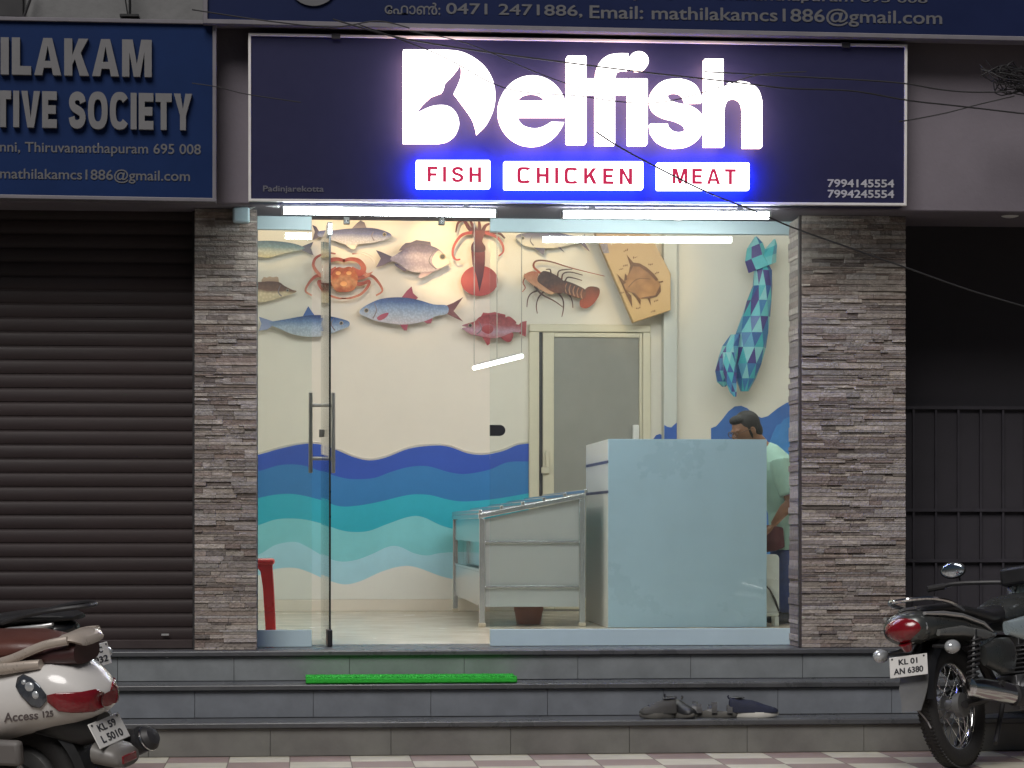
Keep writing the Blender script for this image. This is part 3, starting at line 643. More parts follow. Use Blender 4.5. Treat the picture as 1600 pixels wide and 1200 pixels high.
# ------------------------------------------------------------------ interior lights (behind the lintel, on the ceiling)
M_int = emit('ceiling_tube_glow', (1, .985, .96), 98)
for x, y, lab in ((.0, .75, 'ceiling tube light above the open glass door'), (1.9, .75, 'ceiling tube light above the counter'), (.0, 2.5, 'ceiling tube light above the waves'), (1.9, 2.5, 'ceiling tube light above the fish table'), (3.3, 3.0, 'unseen ceiling tube light added above the shopkeeper to brighten the right wall')):  # tubes out of view; the last is added to brighten the right wall
    t = thing('ceiling_light', lab, 'light', (x, y, ZC_), 0, 'ceiling tube lights inside the shop')
    MB().tube([(x - .55, y, ZC_ - .05), (x + .55, y, ZC_ - .05)], .022, 12).build('tube', M_int, t)
    MB().box(x - .57, x + .57, y - .025, y + .025, ZC_ - .026, ZC_ - .001).build('batten', M_white, t, .003)
for u_, v_, pw, dy in ((425, 330, 16, .75), (560, 345, 16, .6), (700, 395, 22, .6), (815, 360, 20, .7), (985, 420, 16, .9), (620, 420, 10, .9)):
    tgt = P(u_, v_, Y=YB); pos = V((tgt.x - .12, YB - dy * 1.75, ZC_ - .055))
    t = thing('spotlight', 'warm ceiling spotlight aimed at the ' + {425: 'pale fish over the left pane', 560: 'silver fish above the crab', 700: 'grey bream', 815: 'white tuna', 985: 'wooden fish plaque', 620: 'large blue fish'}[u_], 'spotlight', (pos.x, pos.y, ZC_), 0, 'ceiling spotlights')
    dq = (tgt - pos).to_track_quat('-Z', 'Y')
    l = bpy.data.lights.new('spot_beam', 'SPOT'); l.energy = pw * 1.9; l.color = (1, .66, .30); l.spot_size = R(44); l.spot_blend = .6; l.shadow_soft_size = .02
    lo = bpy.data.objects.new('spot_beam', l); C.objects.link(lo); lo.parent = t; lo.location = V((0, 0, pos.z - ZC_)); lo.rotation_euler = dq.to_euler()
    Mq = dq.to_matrix(); MB().lathe([(.02, .03), (.03, .02), (.034, .004), (.028, .004), (.02, .02)], pos, Mq, 20).build('housing', M_black, t)
    MB().tube([pos + Mq @ V((0, 0, .025)), (pos.x, pos.y, ZC_)], .008, 6).build('stem', M_black, t)

# hanging linear lamp
la, lb = P(741, 575, Y=3.5), P(815, 556.5, Y=2.2)
hl = thing('pendant_lamp', 'slim lit bar lamp hanging on three wires over the fish table', 'lamp', (la.x, 2.8, la.z))
MB().tube([la, lb], .014, 10).build('light_bar', emit('pendant_glow', (1, .98, .92), 9), hl)
for k in (0, .5, 1): p = la.lerp(lb, k); MB().tube([p + V((0, 0, .014)), V((p.x, p.y, ZC_))], .0032, 6).build('wire', mat('steel_wire', (.35, .34, .30), .4, .3), hl)
MB().tube([la + V((0, 0, .019)), lb + V((0, 0, .019))], .009, 8).build('profile', M_alu, hl)

# ------------------------------------------------------------------ fish cut-outs on the back wall
z5 = lambda q: (390 + q[0] * .20833, 310 + q[1] * .20833)
z6 = lambda q: (680 + q[0] * .25833, 310 + q[1] * .25833)
YF = YB - .115
M_eyeb = mat('printed_black', (.02, .02, .022), .4); M_eyew = mat('printed_iris', (.34, .30, .22), .4)
M_foam = mat('white_foam_board', (.82, .80, .76), .6)
def cut(mb, pts, tr, y, depth=.018, smooth=True, k=4):
    pts = [tr(q) for q in pts]
    pp = spline([(a, b, 0) for a, b in pts], k) if smooth else [V((a, b, 0)) for a, b in pts]
    return mb.prism([P(p.x, p.y, Y=y) for p in pp], (0, depth, 0))
def fish(name, label, cat, tr, body, mbody, parts, eye=None, erad=6, gill=None):
    c = [tr(q) for q in body]; cx = sum(a for a, b in c) / len(c); cy = max(b for a, b in c)
    t = thing(name, label, cat, P(cx, cy, Y=YB), 0, 'sea creature cut-outs on the back wall')
    b = cut(MB(), body, tr, YF).build('body', mbody, t, .006, 40, seg=3)
    for pn, pts, pm, *sm in parts:
        cut(MB(), pts, tr, YF + .004, .010, (sm[0] if sm else True)).build(pn, pm, t, 0, 40)
    if eye:
        e = P(*tr(eye), Y=YF - .002); s_ = erad * .0036
        m = MB(); m.lathe([(s_, 0), (s_ * .9, .003)], e, Matrix.Rotation(R(90), 3, 'X'), 18); o = m.build('eye', M_eyew, t)
        MB().lathe([(s_ * .7, 0), (s_ * .6, .002)], e + V((0, -.003, 0)), Matrix.Rotation(R(90), 3, 'X'), 16).build('pupil', M_eyeb, o)
    if gill:
        pts = stroke([tr(q) for q in gill], .8, 2.2)
        MB().prism([P(a, b_, Y=YF - .0025) for a, b_ in pts], (0, .0022, 0)).build('gill_line', mat('printed_gill_grey', (.16, .14, .16), .5), t)
    m = MB(); q = P(cx, sum(b_ for a, b_ in c) / len(c), Y=YF)
    m.tube([q + V((0, .017, 0)), V((q.x, YB - .0008, q.z))], .012, 8); m.build('standoff', M_foam, t)
    return t
m_silver = ramp_mat('print_silver_fish', [(0, (212, 208, 205)), (.4, (182, 186, 202)), (.66, (98, 110, 155)), (1, (40, 48, 95))], scale=75)
m_fin_g = ramp_mat('print_grey_fin', [(0, (120, 112, 122)), (1, (62, 62, 90))], nscale=40)
fish('silver_fish', 'slim silver fish cut-out facing right above the crab', 'wall fish', z5,
     [(1065, 280), (1040, 255), (960, 228), (870, 220), (720, 228), (640, 238), (560, 240), (515, 250), (512, 280), (560, 295), (640, 320), (720, 345), (800, 345), (900, 335), (980, 322), (1040, 300)], m_silver,
     [('tail', [(520, 245), (500, 212), (470, 198), (490, 250), (472, 312), (505, 300), (525, 285)], m_fin_g, False), ('fin', [(770, 222), (800, 190), (832, 165), (862, 180), (876, 224)], m_fin_g, False), ('fin', [(720, 340), (745, 368), (775, 382), (790, 375), (808, 340)], ramp_mat('print_pale_fin', [(0, (235, 225, 205)), (1, (190, 180, 175))]))], (1012, 270), 4.2, [(930, 250), (916, 280), (935, 318)])
m_bream = ramp_mat('print_bream', [(0, (205, 192, 195)), (.3, (172, 158, 172)), (.55, (190, 178, 190)), (.72, (128, 120, 145)), (1, (60, 58, 92))], scale=60, noise=.2)
m_fin_d = ramp_mat('print_dark_fin', [(0, (120, 105, 120)), (1, (62, 62, 88))], nscale=60)
fish('bream_fish', 'grey bream cut-out with spiny back facing right beside the squid', 'wall fish', z5,
     [(1502, 478), (1480, 450), (1440, 400), (1390, 366), (1300, 342), (1220, 347), (1150, 387), (1090, 427), (1062, 442), (1062, 465), (1120, 490), (1180, 535), (1250, 555), (1340, 550), (1400, 542), (1440, 522), (1480, 500)], m_bream,
     [('tail', [(1070, 438), (1030, 420), (990, 402), (948, 388), (985, 450), (948, 516), (1000, 502), (1040, 480), (1070, 470)], m_fin_d, False), ('fin', [(1118, 392), (1145, 355), (1170, 335), (1210, 330), (1250, 312), (1300, 318), (1356, 326), (1362, 360), (1270, 360), (1190, 385)], m_fin_d, False),
      ('fin', [(1085, 484), (1110, 490), (1170, 530), (1176, 545), (1150, 541), (1095, 505)], m_fin_d, False), ('fin', [(1265, 590), (1280, 560), (1340, 540), (1392, 540), (1330, 580), (1280, 598)], ramp_mat('print_pink_fin', [(0, (215, 190, 185)), (1, (130, 110, 125))]), False)], (1447, 437), 7, [(1390, 385), (1345, 470), (1400, 530)])
cut(MB(), [(1500, 478), (1478, 450), (1442, 408), (1412, 392), (1375, 440), (1370, 480), (1400, 522), (1440, 518), (1480, 498)], z5, YF - .0015, .0012).build('face', ramp_mat('print_cream_face', [(0, (235, 220, 200)), (.7, (235, 215, 190)), (1, (190, 170, 165))]), bpy.data.objects['bream_fish'], 0, 0)
m_zand = ramp_mat('print_pike_perch', [(0, (215, 200, 165)), (.45, (225, 208, 172)), (.6, (120, 88, 72)), (1, (88, 60, 55))], scale=40, noise=.18)
fish('perch_fish', 'brown pointed perch cut-out at the left edge below the pale fish', 'wall fish', z5,
     [(352, 695), (320, 685), (260, 655), (220, 628), (150, 622), (85, 626), (-60, 636), (-200, 660), (-260, 690), (-200, 730), (-60, 770), (85, 777), (120, 775), (190, 757), (250, 737), (320, 716)], m_zand,
     [('tail', [(-230, 680), (-300, 640), (-340, 620), (-320, 700), (-340, 770), (-290, 745), (-230, 710)], m_fin_d, False), ('fin', [(88, 635), (90, 612), (106, 588), (130, 594), (150, 585), (175, 592), (200, 586), (216, 592), (222, 640), (150, 650)], ramp_mat('print_tan_fin', [(0, (150, 120, 100)), (1, (190, 165, 140))], nscale=70), False)], (285, 690), 3.2, [(232, 650), (215, 700), (240, 735)])
m_blue = ramp_mat('print_blue_fish', [(0, (190, 200, 210)), (.45, (165, 185, 208)), (.7, (105, 135, 180)), (.9, (45, 75, 130)), (1, (40, 60, 110))], scale=70)
m_tailb = ramp_mat('print_pale_blue_fin', [(0, (150, 160, 190)), (1, (120, 135, 175))], nscale=50)
fish('mackerel_fish', 'long blue and silver fish cut-out facing right above the white gap left of the door', 'wall fish', z5,
     [(750, 935), (735, 918), (690, 903), (620, 887), (550, 876), (470, 875), (380, 886), (270, 906), (160, 926), (155, 945), (230, 980), (330, 1020), (430, 1036), (520, 1036), (620, 1010), (690, 982), (742, 960)], m_blue,
     [('tail', [(175, 922), (110, 900), (70, 888), (88, 940), (70, 992), (130, 985), (175, 950)], m_tailb, False), ('fin', [(398, 886), (420, 845), (440, 808), (468, 850), (494, 885)], ramp_mat('print_blue_fin', [(0, (70, 100, 160)), (1, (60, 90, 150))]), False)], (688, 935), 4.2, [(630, 900), (612, 945), (640, 990)])
m_big = ramp_mat('print_big_blue_fish', [(0, (200, 195, 205)), (.3, (180, 192, 210)), (.6, (140, 165, 200)), (.82, (80, 110, 165)), (1, (50, 65, 115))], scale=62)
m_brn = ramp_mat('print_brown_fin', [(0, (130, 85, 85)), (1, (95, 65, 75))], nscale=50)
m_mag = ramp_mat('print_magenta_fin', [(0, (150, 80, 95)), (1, (150, 70, 95))], nscale=50)
fish('carp_fish', 'large blue fish cut-out facing left with red fins and forked brown tail', 'wall fish', z5,
     [(824, 850), (840, 825), (900, 788), (980, 755), (1080, 742), (1180, 745), (1280, 765), (1380, 795), (1480, 804), (1485, 862), (1400, 882), (1340, 911), (1250, 936), (1150, 946), (1040, 936), (940, 916), (880, 890), (836, 870)], m_big,
     [('tail', [(1476, 804), (1530, 782), (1603, 740), (1530, 845), (1600, 922), (1520, 885), (1476, 862)], m_brn, False), ('fin', [(1135, 750), (1180, 692), (1215, 660), (1226, 710), (1264, 745), (1240, 765)], m_mag, False),
      ('fin', [(1292, 910), (1330, 890), (1378, 876), (1362, 935), (1330, 938)], m_mag, False), ('fin', [(1116, 930), (1160, 990), (1180, 991), (1190, 935)], m_mag, False)], (876, 840), 5, [(935, 785), (952, 840), (925, 900)])
cut(MB(), [(955, 896), (990, 870), (1042, 858), (1020, 895), (975, 915)], z5, YF - .002, .0016).build('side_fin', m_mag, bpy.data.objects['carp_fish'], 0, 0)
m_pale = ramp_mat('print_pale_fish', [(0, (205, 192, 150)), (.4, (188, 192, 178)), (.65, (112, 142, 155)), (1, (62, 95, 122))], scale=60)
fish('pale_fish', 'pale yellow and grey fish cut-out behind the top of the left glass pane', 'wall fish', z5,
     [(-120, 360), (-20, 330), (85, 318), (200, 320), (320, 336), (400, 362), (405, 380), (300, 405), (200, 430), (150, 446), (85, 440), (-20, 420)], m_pale,
     [('tail', [(392, 360), (430, 345), (478, 325), (458, 372), (480, 428), (430, 405), (392, 388)], m_fin_g, False)], (-60, 365), 4.5, [(0, 345), (15, 380), (0, 415)])
m_red = ramp_mat('print_red_fish', [(0, (180, 105, 110)), (.35, (190, 155, 172)), (.6, (165, 82, 88)), (1, (135, 52, 60))], scale=48, noise=.25)
m_rfin = ramp_mat('print_red_fin', [(0, (135, 45, 52)), (1, (160, 78, 84))], nscale=40)
fish('snapper_fish', 'red snapper cut-out facing left under the squid', 'wall fish', z6,
     [(163, 768), (200, 755), (240, 742), (270, 716), (330, 702), (400, 707), (460, 737), (490, 760), (515, 768), (515, 808), (475, 808), (450, 816), (400, 838), (340, 846), (280, 836), (240, 829), (205, 816), (178, 797), (163, 785), (192, 778)], m_red,
     [('tail', [(505, 765), (522, 746), (553, 741), (548, 836), (520, 825), (505, 808)], m_rfin, False), ('fin', [(272, 722), (290, 690), (320, 694), (360, 687), (395, 696), (425, 703), (425, 730), (330, 715)], m_rfin, False), ('fin', [(430, 722), (452, 715), (490, 748), (478, 758)], m_rfin),
      ('fin', [(395, 832), (430, 866), (460, 862), (470, 812)], m_rfin), ('fin', [(283, 832), (315, 889), (330, 880), (336, 838)], m_rfin, False)], (212, 768), 4.5, [(262, 742), (280, 790), (250, 822)])
cut(MB(), [(278, 795), (300, 768), (345, 770), (350, 800), (320, 820)], z6, YF - .002, .0016).build('side_fin', m_rfin, bpy.data.objects['snapper_fish'], 0, 0)
fish('white_tuna', 'white bellied tuna cut-out facing left above the lobster', 'wall fish', z6,
     [(488, 236), (520, 213), (600, 206), (700, 206), (780, 214), (880, 240), (885, 262), (780, 290), (700, 300), (600, 297), (540, 285)],
     ramp_mat('print_white_tuna', [(0, (215, 205, 185)), (.45, (200, 195, 185)), (.7, (120, 120, 138)), (1, (70, 70, 95))]),
     [('tail', [(872, 240), (906, 216), (902, 262), (934, 320), (892, 285), (872, 266)], m_fin_d, False), ('fin', [(590, 292), (655, 342), (668, 296)], m_fin_g, False), ('fin', [(735, 292), (782, 326), (752, 288)], m_fin_g, False)], (530, 240), 4, [(590, 222), (575, 255), (595, 285)])

# squid
t = thing('squid', 'red squid cut-out with dark tentacles at the top right of the bream', 'wall squid', P(749, 463, Y=YB), 0, 'sea creature cut-outs on the back wall')
m_sq = ramp_mat('print_red_squid', [(0, (165, 72, 72)), (.5, (178, 88, 84)), (1, (150, 66, 70))], noise=.3, nscale=9)
m_sqd = ramp_mat('print_dark_squid', [(0, (62, 40, 55)), (1, (98, 48, 56))], noise=.3)
cut(MB(), arc(268, 498, 112, 92, 0, 345, 24), z6, YF + .004, .014).build('mantle_fin', m_sq, t, .002)
cut(MB(), [(218, 320), (302, 320), (300, 400), (290, 470), (268, 565), (250, 470), (226, 400)], z6, YF, .004, False).build('mantle', m_sqd, t)
cut(MB(), [(225, 200), (300, 200), (285, 258), (303, 292), (295, 322), (225, 322), (220, 282), (236, 250)], z6, YF - .002, .016).build('head', m_sqd, t)
tent = [[(228, 205), (160, 222), (115, 285), (106, 340), (125, 370), (152, 368)], [(298, 205), (370, 232), (405, 275), (412, 320), (385, 348)], [(240, 205), (205, 180), (172, 132), (138, 150), (125, 205)], [(250, 205), (225, 160), (208, 128)], [(285, 205), (305, 165), (335, 150)], [(290, 208), (340, 205), (390, 212), (422, 242)], [(265, 205), (268, 160), (262, 125)]]
for i, s_ in enumerate(tent):
    MB().prism([P(a, b, Y=YF + .001 + i * .0013) for a, b in stroke([z6(q) for q in s_], 7 if i > 1 else 5, 2.2)], (0, .012, 0)).build('tentacle', m_sq if i < 2 else m_sqd, t, 0, 40)
MB().tube([P(749, 430, Y=YF + .018), P(749, 430, Y=YB - .001)], .012, 8).build('standoff', M_foam, t)
# crab
t = thing('crab', 'orange crab cut-out with spread legs under the silver fish', 'wall crab', P(538, 468, Y=YB), 0, 'sea creature cut-outs on the back wall')
m_cr = ramp_mat('print_orange_crab', [(0, (175, 88, 55)), (.4, (215, 150, 100)), (.7, (195, 105, 62)), (1, (165, 70, 50))], noise=.6, nscale=16, scale=30)
m_crl = ramp_mat('print_crab_leg', [(0, (195, 130, 105)), (.6, (165, 88, 72)), (1, (135, 62, 52))], noise=.4, nscale=25)
m_crc = ramp_mat('print_crab_claw', [(0, (170, 62, 50)), (.5, (190, 105, 82)), (1, (150, 58, 48))], noise=.3, nscale=25)
cut(MB(), [(610, 600), (625, 545), (665, 515), (705, 522), (750, 512), (795, 545), (812, 600), (800, 660), (765, 695), (705, 702), (650, 695), (620, 655)], z5, YF - .004, .024).build('shell', m_cr, t, .004)
legs = [[(770, 560), (855, 555), (880, 580), (935, 510), (925, 455), (885, 425), (830, 408), (770, 415)], [(780, 600), (850, 592), (905, 578), (955, 615), (996, 690), (948, 728)], [(780, 640), (840, 640), (896, 622), (880, 670), (830, 720), (750, 748), (690, 748)]]
claw = [(760, 535), (830, 560), (855, 520), (820, 470), (760, 455), (700, 468)]
mir = lambda q: (1415 - q[0], q[1])
for sd in (0, 1):
    for i, lg in enumerate(legs):
        pts = [z5(mir(q) if sd else q) for q in lg]
        MB().prism([P(a, b, Y=YF + .002 + i * .002) for a, b in stroke(pts, 6.4, 2.2)], (0, .012, 0)).build('leg', m_crl, t, 0, 40)
    pts = [z5(mir(q) if sd else q) for q in claw]
    MB().prism([P(a, b, Y=YF - .001) for a, b in stroke(pts, 11, 4.5)], (0, .012, 0)).build('claw', m_crc, t, 0, 40)
for x, y, r in ((665, 560, 20), (745, 560, 20), (705, 640, 26)):
    cut(MB(), arc(x, y, r, r * .7, 0, 340, 12), z5, YF - .0055, .0012).build('shell_mark', ramp_mat('print_shell_mark', [(0, (235, 175, 110)), (1, (225, 150, 90))]), t, 0, 0)
MB().tube([P(538, 435, Y=YF + .02), P(538, 435, Y=YB - .001)], .012, 8).build('standoff', M_foam, t)
# lobster
t = thing('lobster', 'brown spiny lobster cut-out with orange tail fan above the back door', 'wall lobster', P(880, 495, Y=YB), 0, 'sea creature cut-outs on the back wall')
m_lb = ramp_mat('print_brown_lobster', [(0, (130, 80, 60)), (.5, (90, 65, 60)), (1, (70, 50, 50))], noise=.5, nscale=22, scale=40)
m_lo = ramp_mat('print_orange_lobster', [(0, (165, 78, 55)), (.6, (135, 68, 52)), (1, (92, 56, 48))], noise=.3, nscale=20)
m_lt = ramp_mat('print_tan_lobster', [(0, (205, 160, 125)), (1, (150, 90, 70))], noise=.4, nscale=25)
cut(MB(), [(625, 470), (650, 440), (690, 445), (740, 470), (780, 505), (785, 560), (750, 575), (700, 560), (650, 525), (620, 500)], z6, YF - .003, .021).build('carapace', m_lb, t, .003)
cut(MB(), [(772, 500), (810, 505), (860, 525), (910, 555), (905, 600), (865, 602), (815, 585), (772, 565)], z6, YF, .016).build('abdomen', m_lb, t, .003)
for k in range(5):
    x = 790 + k * 24; y = 512 + k * 9
    MB().prism([P(a, b, Y=YF - .0022) for a, b in stroke([z6(q) for q in ((x + 6, y), (x - 4, y + 30), (x + 4, y + 62))], 1.6, 1.2)], (0, .002, 0)).build('segment_edge', m_lt, t, 0, 0)
cut(MB(), [(900, 560), (925, 535), (965, 533), (994, 548), (990, 590), (955, 640), (915, 664), (880, 655), (875, 620), (895, 595)], z6, YF + .003, .012).build('tail_fan', m_lo, t, .002)
cut(MB(), [(535, 470), (560, 448), (600, 440), (625, 455), (620, 490), (660, 530), (735, 560), (700, 580), (650, 560), (600, 530), (560, 500)], z6, YF + .001, .012).build('underside', m_lt, t, .002)
ant = [[(640, 455), (597, 415), (605, 382), (650, 375), (720, 388), (800, 414), (900, 440), (1025, 470)], [(600, 530), (645, 580), (720, 620), (778, 662)]]
for s_ in ant: MB().prism([P(a, b, Y=YF + .0035) for a, b in stroke([z6(q) for q in s_], 3.6, .7)], (0, .008, 0)).build('antenna', m_lo if s_ is ant[0] else m_lb, t, 0, 40)
for i, s_ in enumerate([[(625, 555), (580, 575), (560, 610), (555, 658)], [(660, 560), (625, 600), (612, 650), (618, 696)], [(740, 570), (772, 610), (776, 665), (766, 716)], [(780, 565), (815, 590), (830, 625), (833, 662)], [(740, 480), (748, 440), (790, 430), (830, 428)], [(765, 490), (775, 455), (820, 446), (892, 464)], [(785, 505), (800, 478), (840, 482), (888, 496)], [(700, 455), (695, 430), (670, 430)], [(575, 470), (545, 480), (532, 510), (545, 540), (527, 565)], [(640, 520), (580, 500), (548, 470), (540, 455)]]):
    MB().prism([P(a, b, Y=YF + .005 + .0003 * i) for a, b in stroke([z6(q) for q in s_], 2.6, 1.1)], (0, .008, 0)).build('leg', m_lo if i > 7 else m_lb, t, 0, 40)
MB().tube([P(862, 445, Y=YF + .018), P(862, 445, Y=YB - .001)], .012, 8).build('standoff', M_foam, t)
# wooden plaque with a fish diagram
zp = lambda q: (920 + q[0] * .13333, 370 + q[1] * .13333)
YP = YB - .26
t = thing('fish_plaque', 'tilted tan wooden plaque with a carved fish diagram over the back door', 'plaque', P(990, 507, Y=YB))
m_tan = ramp_mat('plaque_wood', [(0, (200, 168, 118)), (.5, (192, 165, 125)), (1, (180, 152, 118))], noise=.3, nscale=3, rough=.5)
MB().prism([P(*zp(q), Y=YP) for q in [(60, -80), (690, -80), (960, 430), (960, 860), (525, 1005)]], (0, .09, 0)).build('board', m_tan, t, .004)
m_carv = mat('carved_line_brown', (.14, .065, .03), .6, var=.3, scale=20); m_carf = ramp_mat('plaque_fish_wood', [(0, (180, 135, 88)), (1, (150, 106, 72))], noise=.4, nscale=7, scale=14)  # brown of the fish diagram's outlines and tick marks
fb = [(410, 545), (440, 470), (470, 420), (485, 345), (530, 318), (600, 330), (680, 375), (750, 435), (810, 510), (838, 560), (825, 640), (780, 690), (690, 712), (610, 728), (560, 690), (500, 655), (455, 640), (420, 600)]
cut(MB(), fb, zp, YP - .008, .0075).build('fish_relief', m_carf, t, .002)
for pts in ([(470, 440), (490, 345), (445, 210), (520, 300), (600, 312), (680, 360), (760, 430), (815, 500), (790, 520), (700, 420), (600, 350), (520, 345)], [(330, 435), (410, 515), (440, 530), (410, 560), (430, 620), (500, 690), (510, 830), (440, 680), (390, 560)], [(415, 520), (425, 430), (445, 450), (450, 500)], [(500, 650), (540, 660), (610, 740), (605, 800), (560, 720)], [(610, 715), (690, 700), (780, 685), (840, 560), (845, 640), (800, 700), (720, 722), (730, 810), (690, 722)], [(820, 525), (870, 515), (872, 532), (825, 540)]):
    cut(MB(), pts, zp, YP - .0125, .004, False).build('carved_outline', m_carv, t, 0, 0)
MB().prism([P(a, b, Y=YP - .0095) for a, b in stroke([zp(q) for q in [(465, 590), (530, 520), (600, 488), (720, 495)]], 1.2, 1)], (0, .001, 0)).build('carved_outline', m_carv, t, 0, 0)
for x, y in ((435, 160), (545, 240), (725, 325), (800, 425), (430, 340), (380, 380), (390, 655), (580, 835), (755, 875), (790, 750)):
    m = MB(); rnd = random.Random(x)
    for k in range(3):
        x0_ = x - 26 + k * 19; a_, b_ = zp((x0_, y + rnd.uniform(-12, 2) - k * 5)), zp((x0_ + 11, y + rnd.uniform(8, 16) - k * 5))
        m.prism([P(a_[0], a_[1], Y=YP - .001), P(b_[0], a_[1], Y=YP - .001), P(b_[0], b_[1], Y=YP - .001), P(a_[0], b_[1], Y=YP - .001)], (0, .0008, 0))
    m.build('tick_mark', m_carv, t, 0, 0)
MB().prism([P(*zp(q), Y=YP - .001) for q in [(135, 85), (215, 80), (240, 190), (170, 195)]], (0, .0008, 0)).build('corner_label', mat('grey_blue_label', (.25, .22, .24), .6, var=.3, scale=60), t, 0, 0)
m = MB(); q = P(1000, 420, Y=YP + .09); m.tube([q, V((q.x, YB, q.z))], .02, 8); m.build('bracket', M_dark, t)

# ------------------------------------------------------------------ faceted blue dolphin on the side wall
zs = lambda x, y: (1100 + x * .24167, 350 + y * .24167)
YD = YB - .24
t = thing('dolphin_sculpture', 'faceted blue and teal dolphin sculpture mounted tail up on the wall above the shopkeeper', 'sculpture', P(1185, 610, Y=YD))
M_fac = attr_mat('faceted_sculpture_paint', .38, 0, 50, .05)
fcol = [(.06, .40, .46), (.04, .17, .38), (.055, .04, .20), (.25, .56, .60), (.10, .33, .50), (.03, .10, .30), (.13, .48, .52)]
rf = random.Random(4)
def facet(stations, y0, dep=.8, n=9, name='body'):
    m = MB(); rings = []
    for i, (xl, xr, y) in enumerate(stations):
        a, b = P(*zs(xl, y), Y=y0), P(*zs(xr, y), Y=y0); c = (a + b) / 2; r = (b - a).length / 2
        rings.append([c + V((r * cos(2 * pi * (j + .5 * (i % 2)) / n), r * dep * sin(2 * pi * (j + .5 * (i % 2)) / n), 0)) for j in range(n)])
    last = None
    for i in range(len(rings) - 1):
        for j in range(n):
            k = (j + 1) % n
            A, B, C_, D_ = rings[i][j], rings[i][k], rings[i + 1][k], rings[i + 1][j]
            tr = ((A, B, D_), (B, C_, D_)) if i % 2 == 0 else ((A, B, C_), (A, C_, D_))
            for q in tr:
                c = rf.choice([c for c in fcol if c is not last]); last = c; m.col = c; m.add(q, [(0, 1, 2)])
    m.col = fcol[2]; m.add(rings[0], [tuple(range(n))]); m.add(rings[-1], [tuple(range(n))])
    return m
facet([(345, 405, 235), (322, 440, 300), (314, 442, 400), (278, 437, 495), (242, 428, 600), (206, 416, 705), (186, 400, 800), (190, 372, 905), (205, 335, 1000), (235, 288, 1082)], YD).build('body', M_fac, t, 0, 0)
facet([(170, 235, 715), (118, 225, 790), (88, 215, 870), (72, 200, 950), (80, 172, 1020), (118, 140, 1052)], YD - .1, .7, 7).build('fin', M_fac, t, 0, 0)
facet([(120, 195, 830), (118, 206, 900), (125, 212, 960), (140, 214, 1030), (165, 212, 1085), (190, 210, 1116)], YD - .2, .4, 6).build('fin', M_fac, t, 0, 0)
def fluke(pts, rad, y0):
    m = MB(); path = [P(*zs(*q), Y=y0) for q in pts]; n = 6; rings = []
    for p, r in zip(path, rad): rings.append([p + V((r * cos(2 * pi * j / n), r * .6 * sin(2 * pi * j / n), r * .4 * cos(2 * pi * j / n))) for j in range(n)])
    for i in range(len(rings) - 1):
        for j in range(n):
            k = (j + 1) % n; m.col = rf.choice(fcol); m.add((rings[i][j], rings[i][k], rings[i + 1][k], rings[i + 1][j]), [(0, 1, 2, 3)])
    return m
fluke([(370, 285), (335, 215), (328, 140), (333, 82)], [.10, .085, .062, .008], YD - .02).build('fluke', M_fac, t, 0, 0)
fluke([(385, 280), (405, 215), (432, 150), (454, 98)], [.10, .078, .05, .008], YD - .02).build('fluke', M_fac, t, 0, 0)
q = P(*zs(330, 700), Y=YD); MB().tube([q, V((q.x, YB, q.z))], .03, 8).build('wall_bracket', M_dark, t)

# ------------------------------------------------------------------ counter, fish table, stools
cy0, cy1 = 2.36, 3.6
cx0, cx1 = P(950, 900, Y=cy0).x, P(1198, 900, Y=cy0).x; cz = P(1000, 685.5, Y=cy0).z
ct = thing('counter', 'tall counter with a plain grey blue front and white end panel with navy lines', 'counter', ((cx0 + cx1) / 2, cy0, .004))
M_cfront = mat('grey_blue_laminate', (.44, .63, .79), .30, var=.05, scale=1.3, bump=.03, bscale=40)
MB().box(cx0 + .002, cx1, cy0, cy0 + .02, .006, cz - .002).build('front_panel', M_cfront, ct, .002)
MB().box(cx0, cx0 + .018, cy0 + .0205, cy1, .006, cz - .003).build('end_panel', M_white, ct, .002)
MB().box(cx1 - .018, cx1 - .001, cy0 + .0205, 2.66, .006, cz - .003).build('end_panel', M_white, ct, .002)
MB().box(cx0 + .019, cx1 - .019, cy0 + .021, 2.66, cz - .03, cz - .004).build('top', M_white, ct, .002)
MB().box(cx0 + .019, cx0 + .42, 2.662, cy1 - .001, cz - .03, cz - .004).build('return_top', M_white, ct, .002); MB().box(cx0 + .019, cx0 + .40, 2.7, cy1 - .002, .5, .52).build('shelf', M_white, ct)
for v0 in (721.5, 768.5):
    z = P(950, v0, Y=cy0).z; MB().box(cx0 - .003, cx0 + .003, cy0 + .001, cy1, z - .009, z + .009).build('navy_line', mat('navy_edging', (.035, .04, .13), .4), ct)
# stainless display table
ty0, ty1 = 2.57, 5.42
tx0, tx1 = P(752, 900, Y=ty0).x, P(912, 900, Y=ty0).x; tzl, tzr = P(750, 799, Y=ty0).z, P(912, 768, Y=ty0).z
tb = thing('fish_table', 'sloping stainless steel fish display table beside the counter', 'table', ((tx0 + tx1) / 2, ty0, .004))
sl_ = (tzr - tzl) / (tx1 - tx0)
def tz(x): return tzl + (x - tx0) * sl_
def slab(x0, x1, y0, y1, d0, d1): return MB().add([(x, y, tz(x) + d) for d in (d0, d1) for x, y in ((x0, y0), (x1, y0), (x1, y1), (x0, y1))], [(3, 2, 1, 0), (4, 5, 6, 7), (0, 1, 5, 4), (1, 2, 6, 5), (2, 3, 7, 6), (3, 0, 4, 7)])
slab(tx0 - .02, tx1 + .01, ty0 - .02, ty1, -.045, -.012).build('top', M_steel, tb, .004)
m = MB()
for k in range(6):
    x = tx0 - .018 + (tx1 - tx0 + .02) * k / 5
    s_ = slab(x, x + .022, ty0 - .018, ty1 - .002, -.0115, .012); m.add(s_.v, s_.f)
m.build('top_ribs', M_steel, tb, .003)
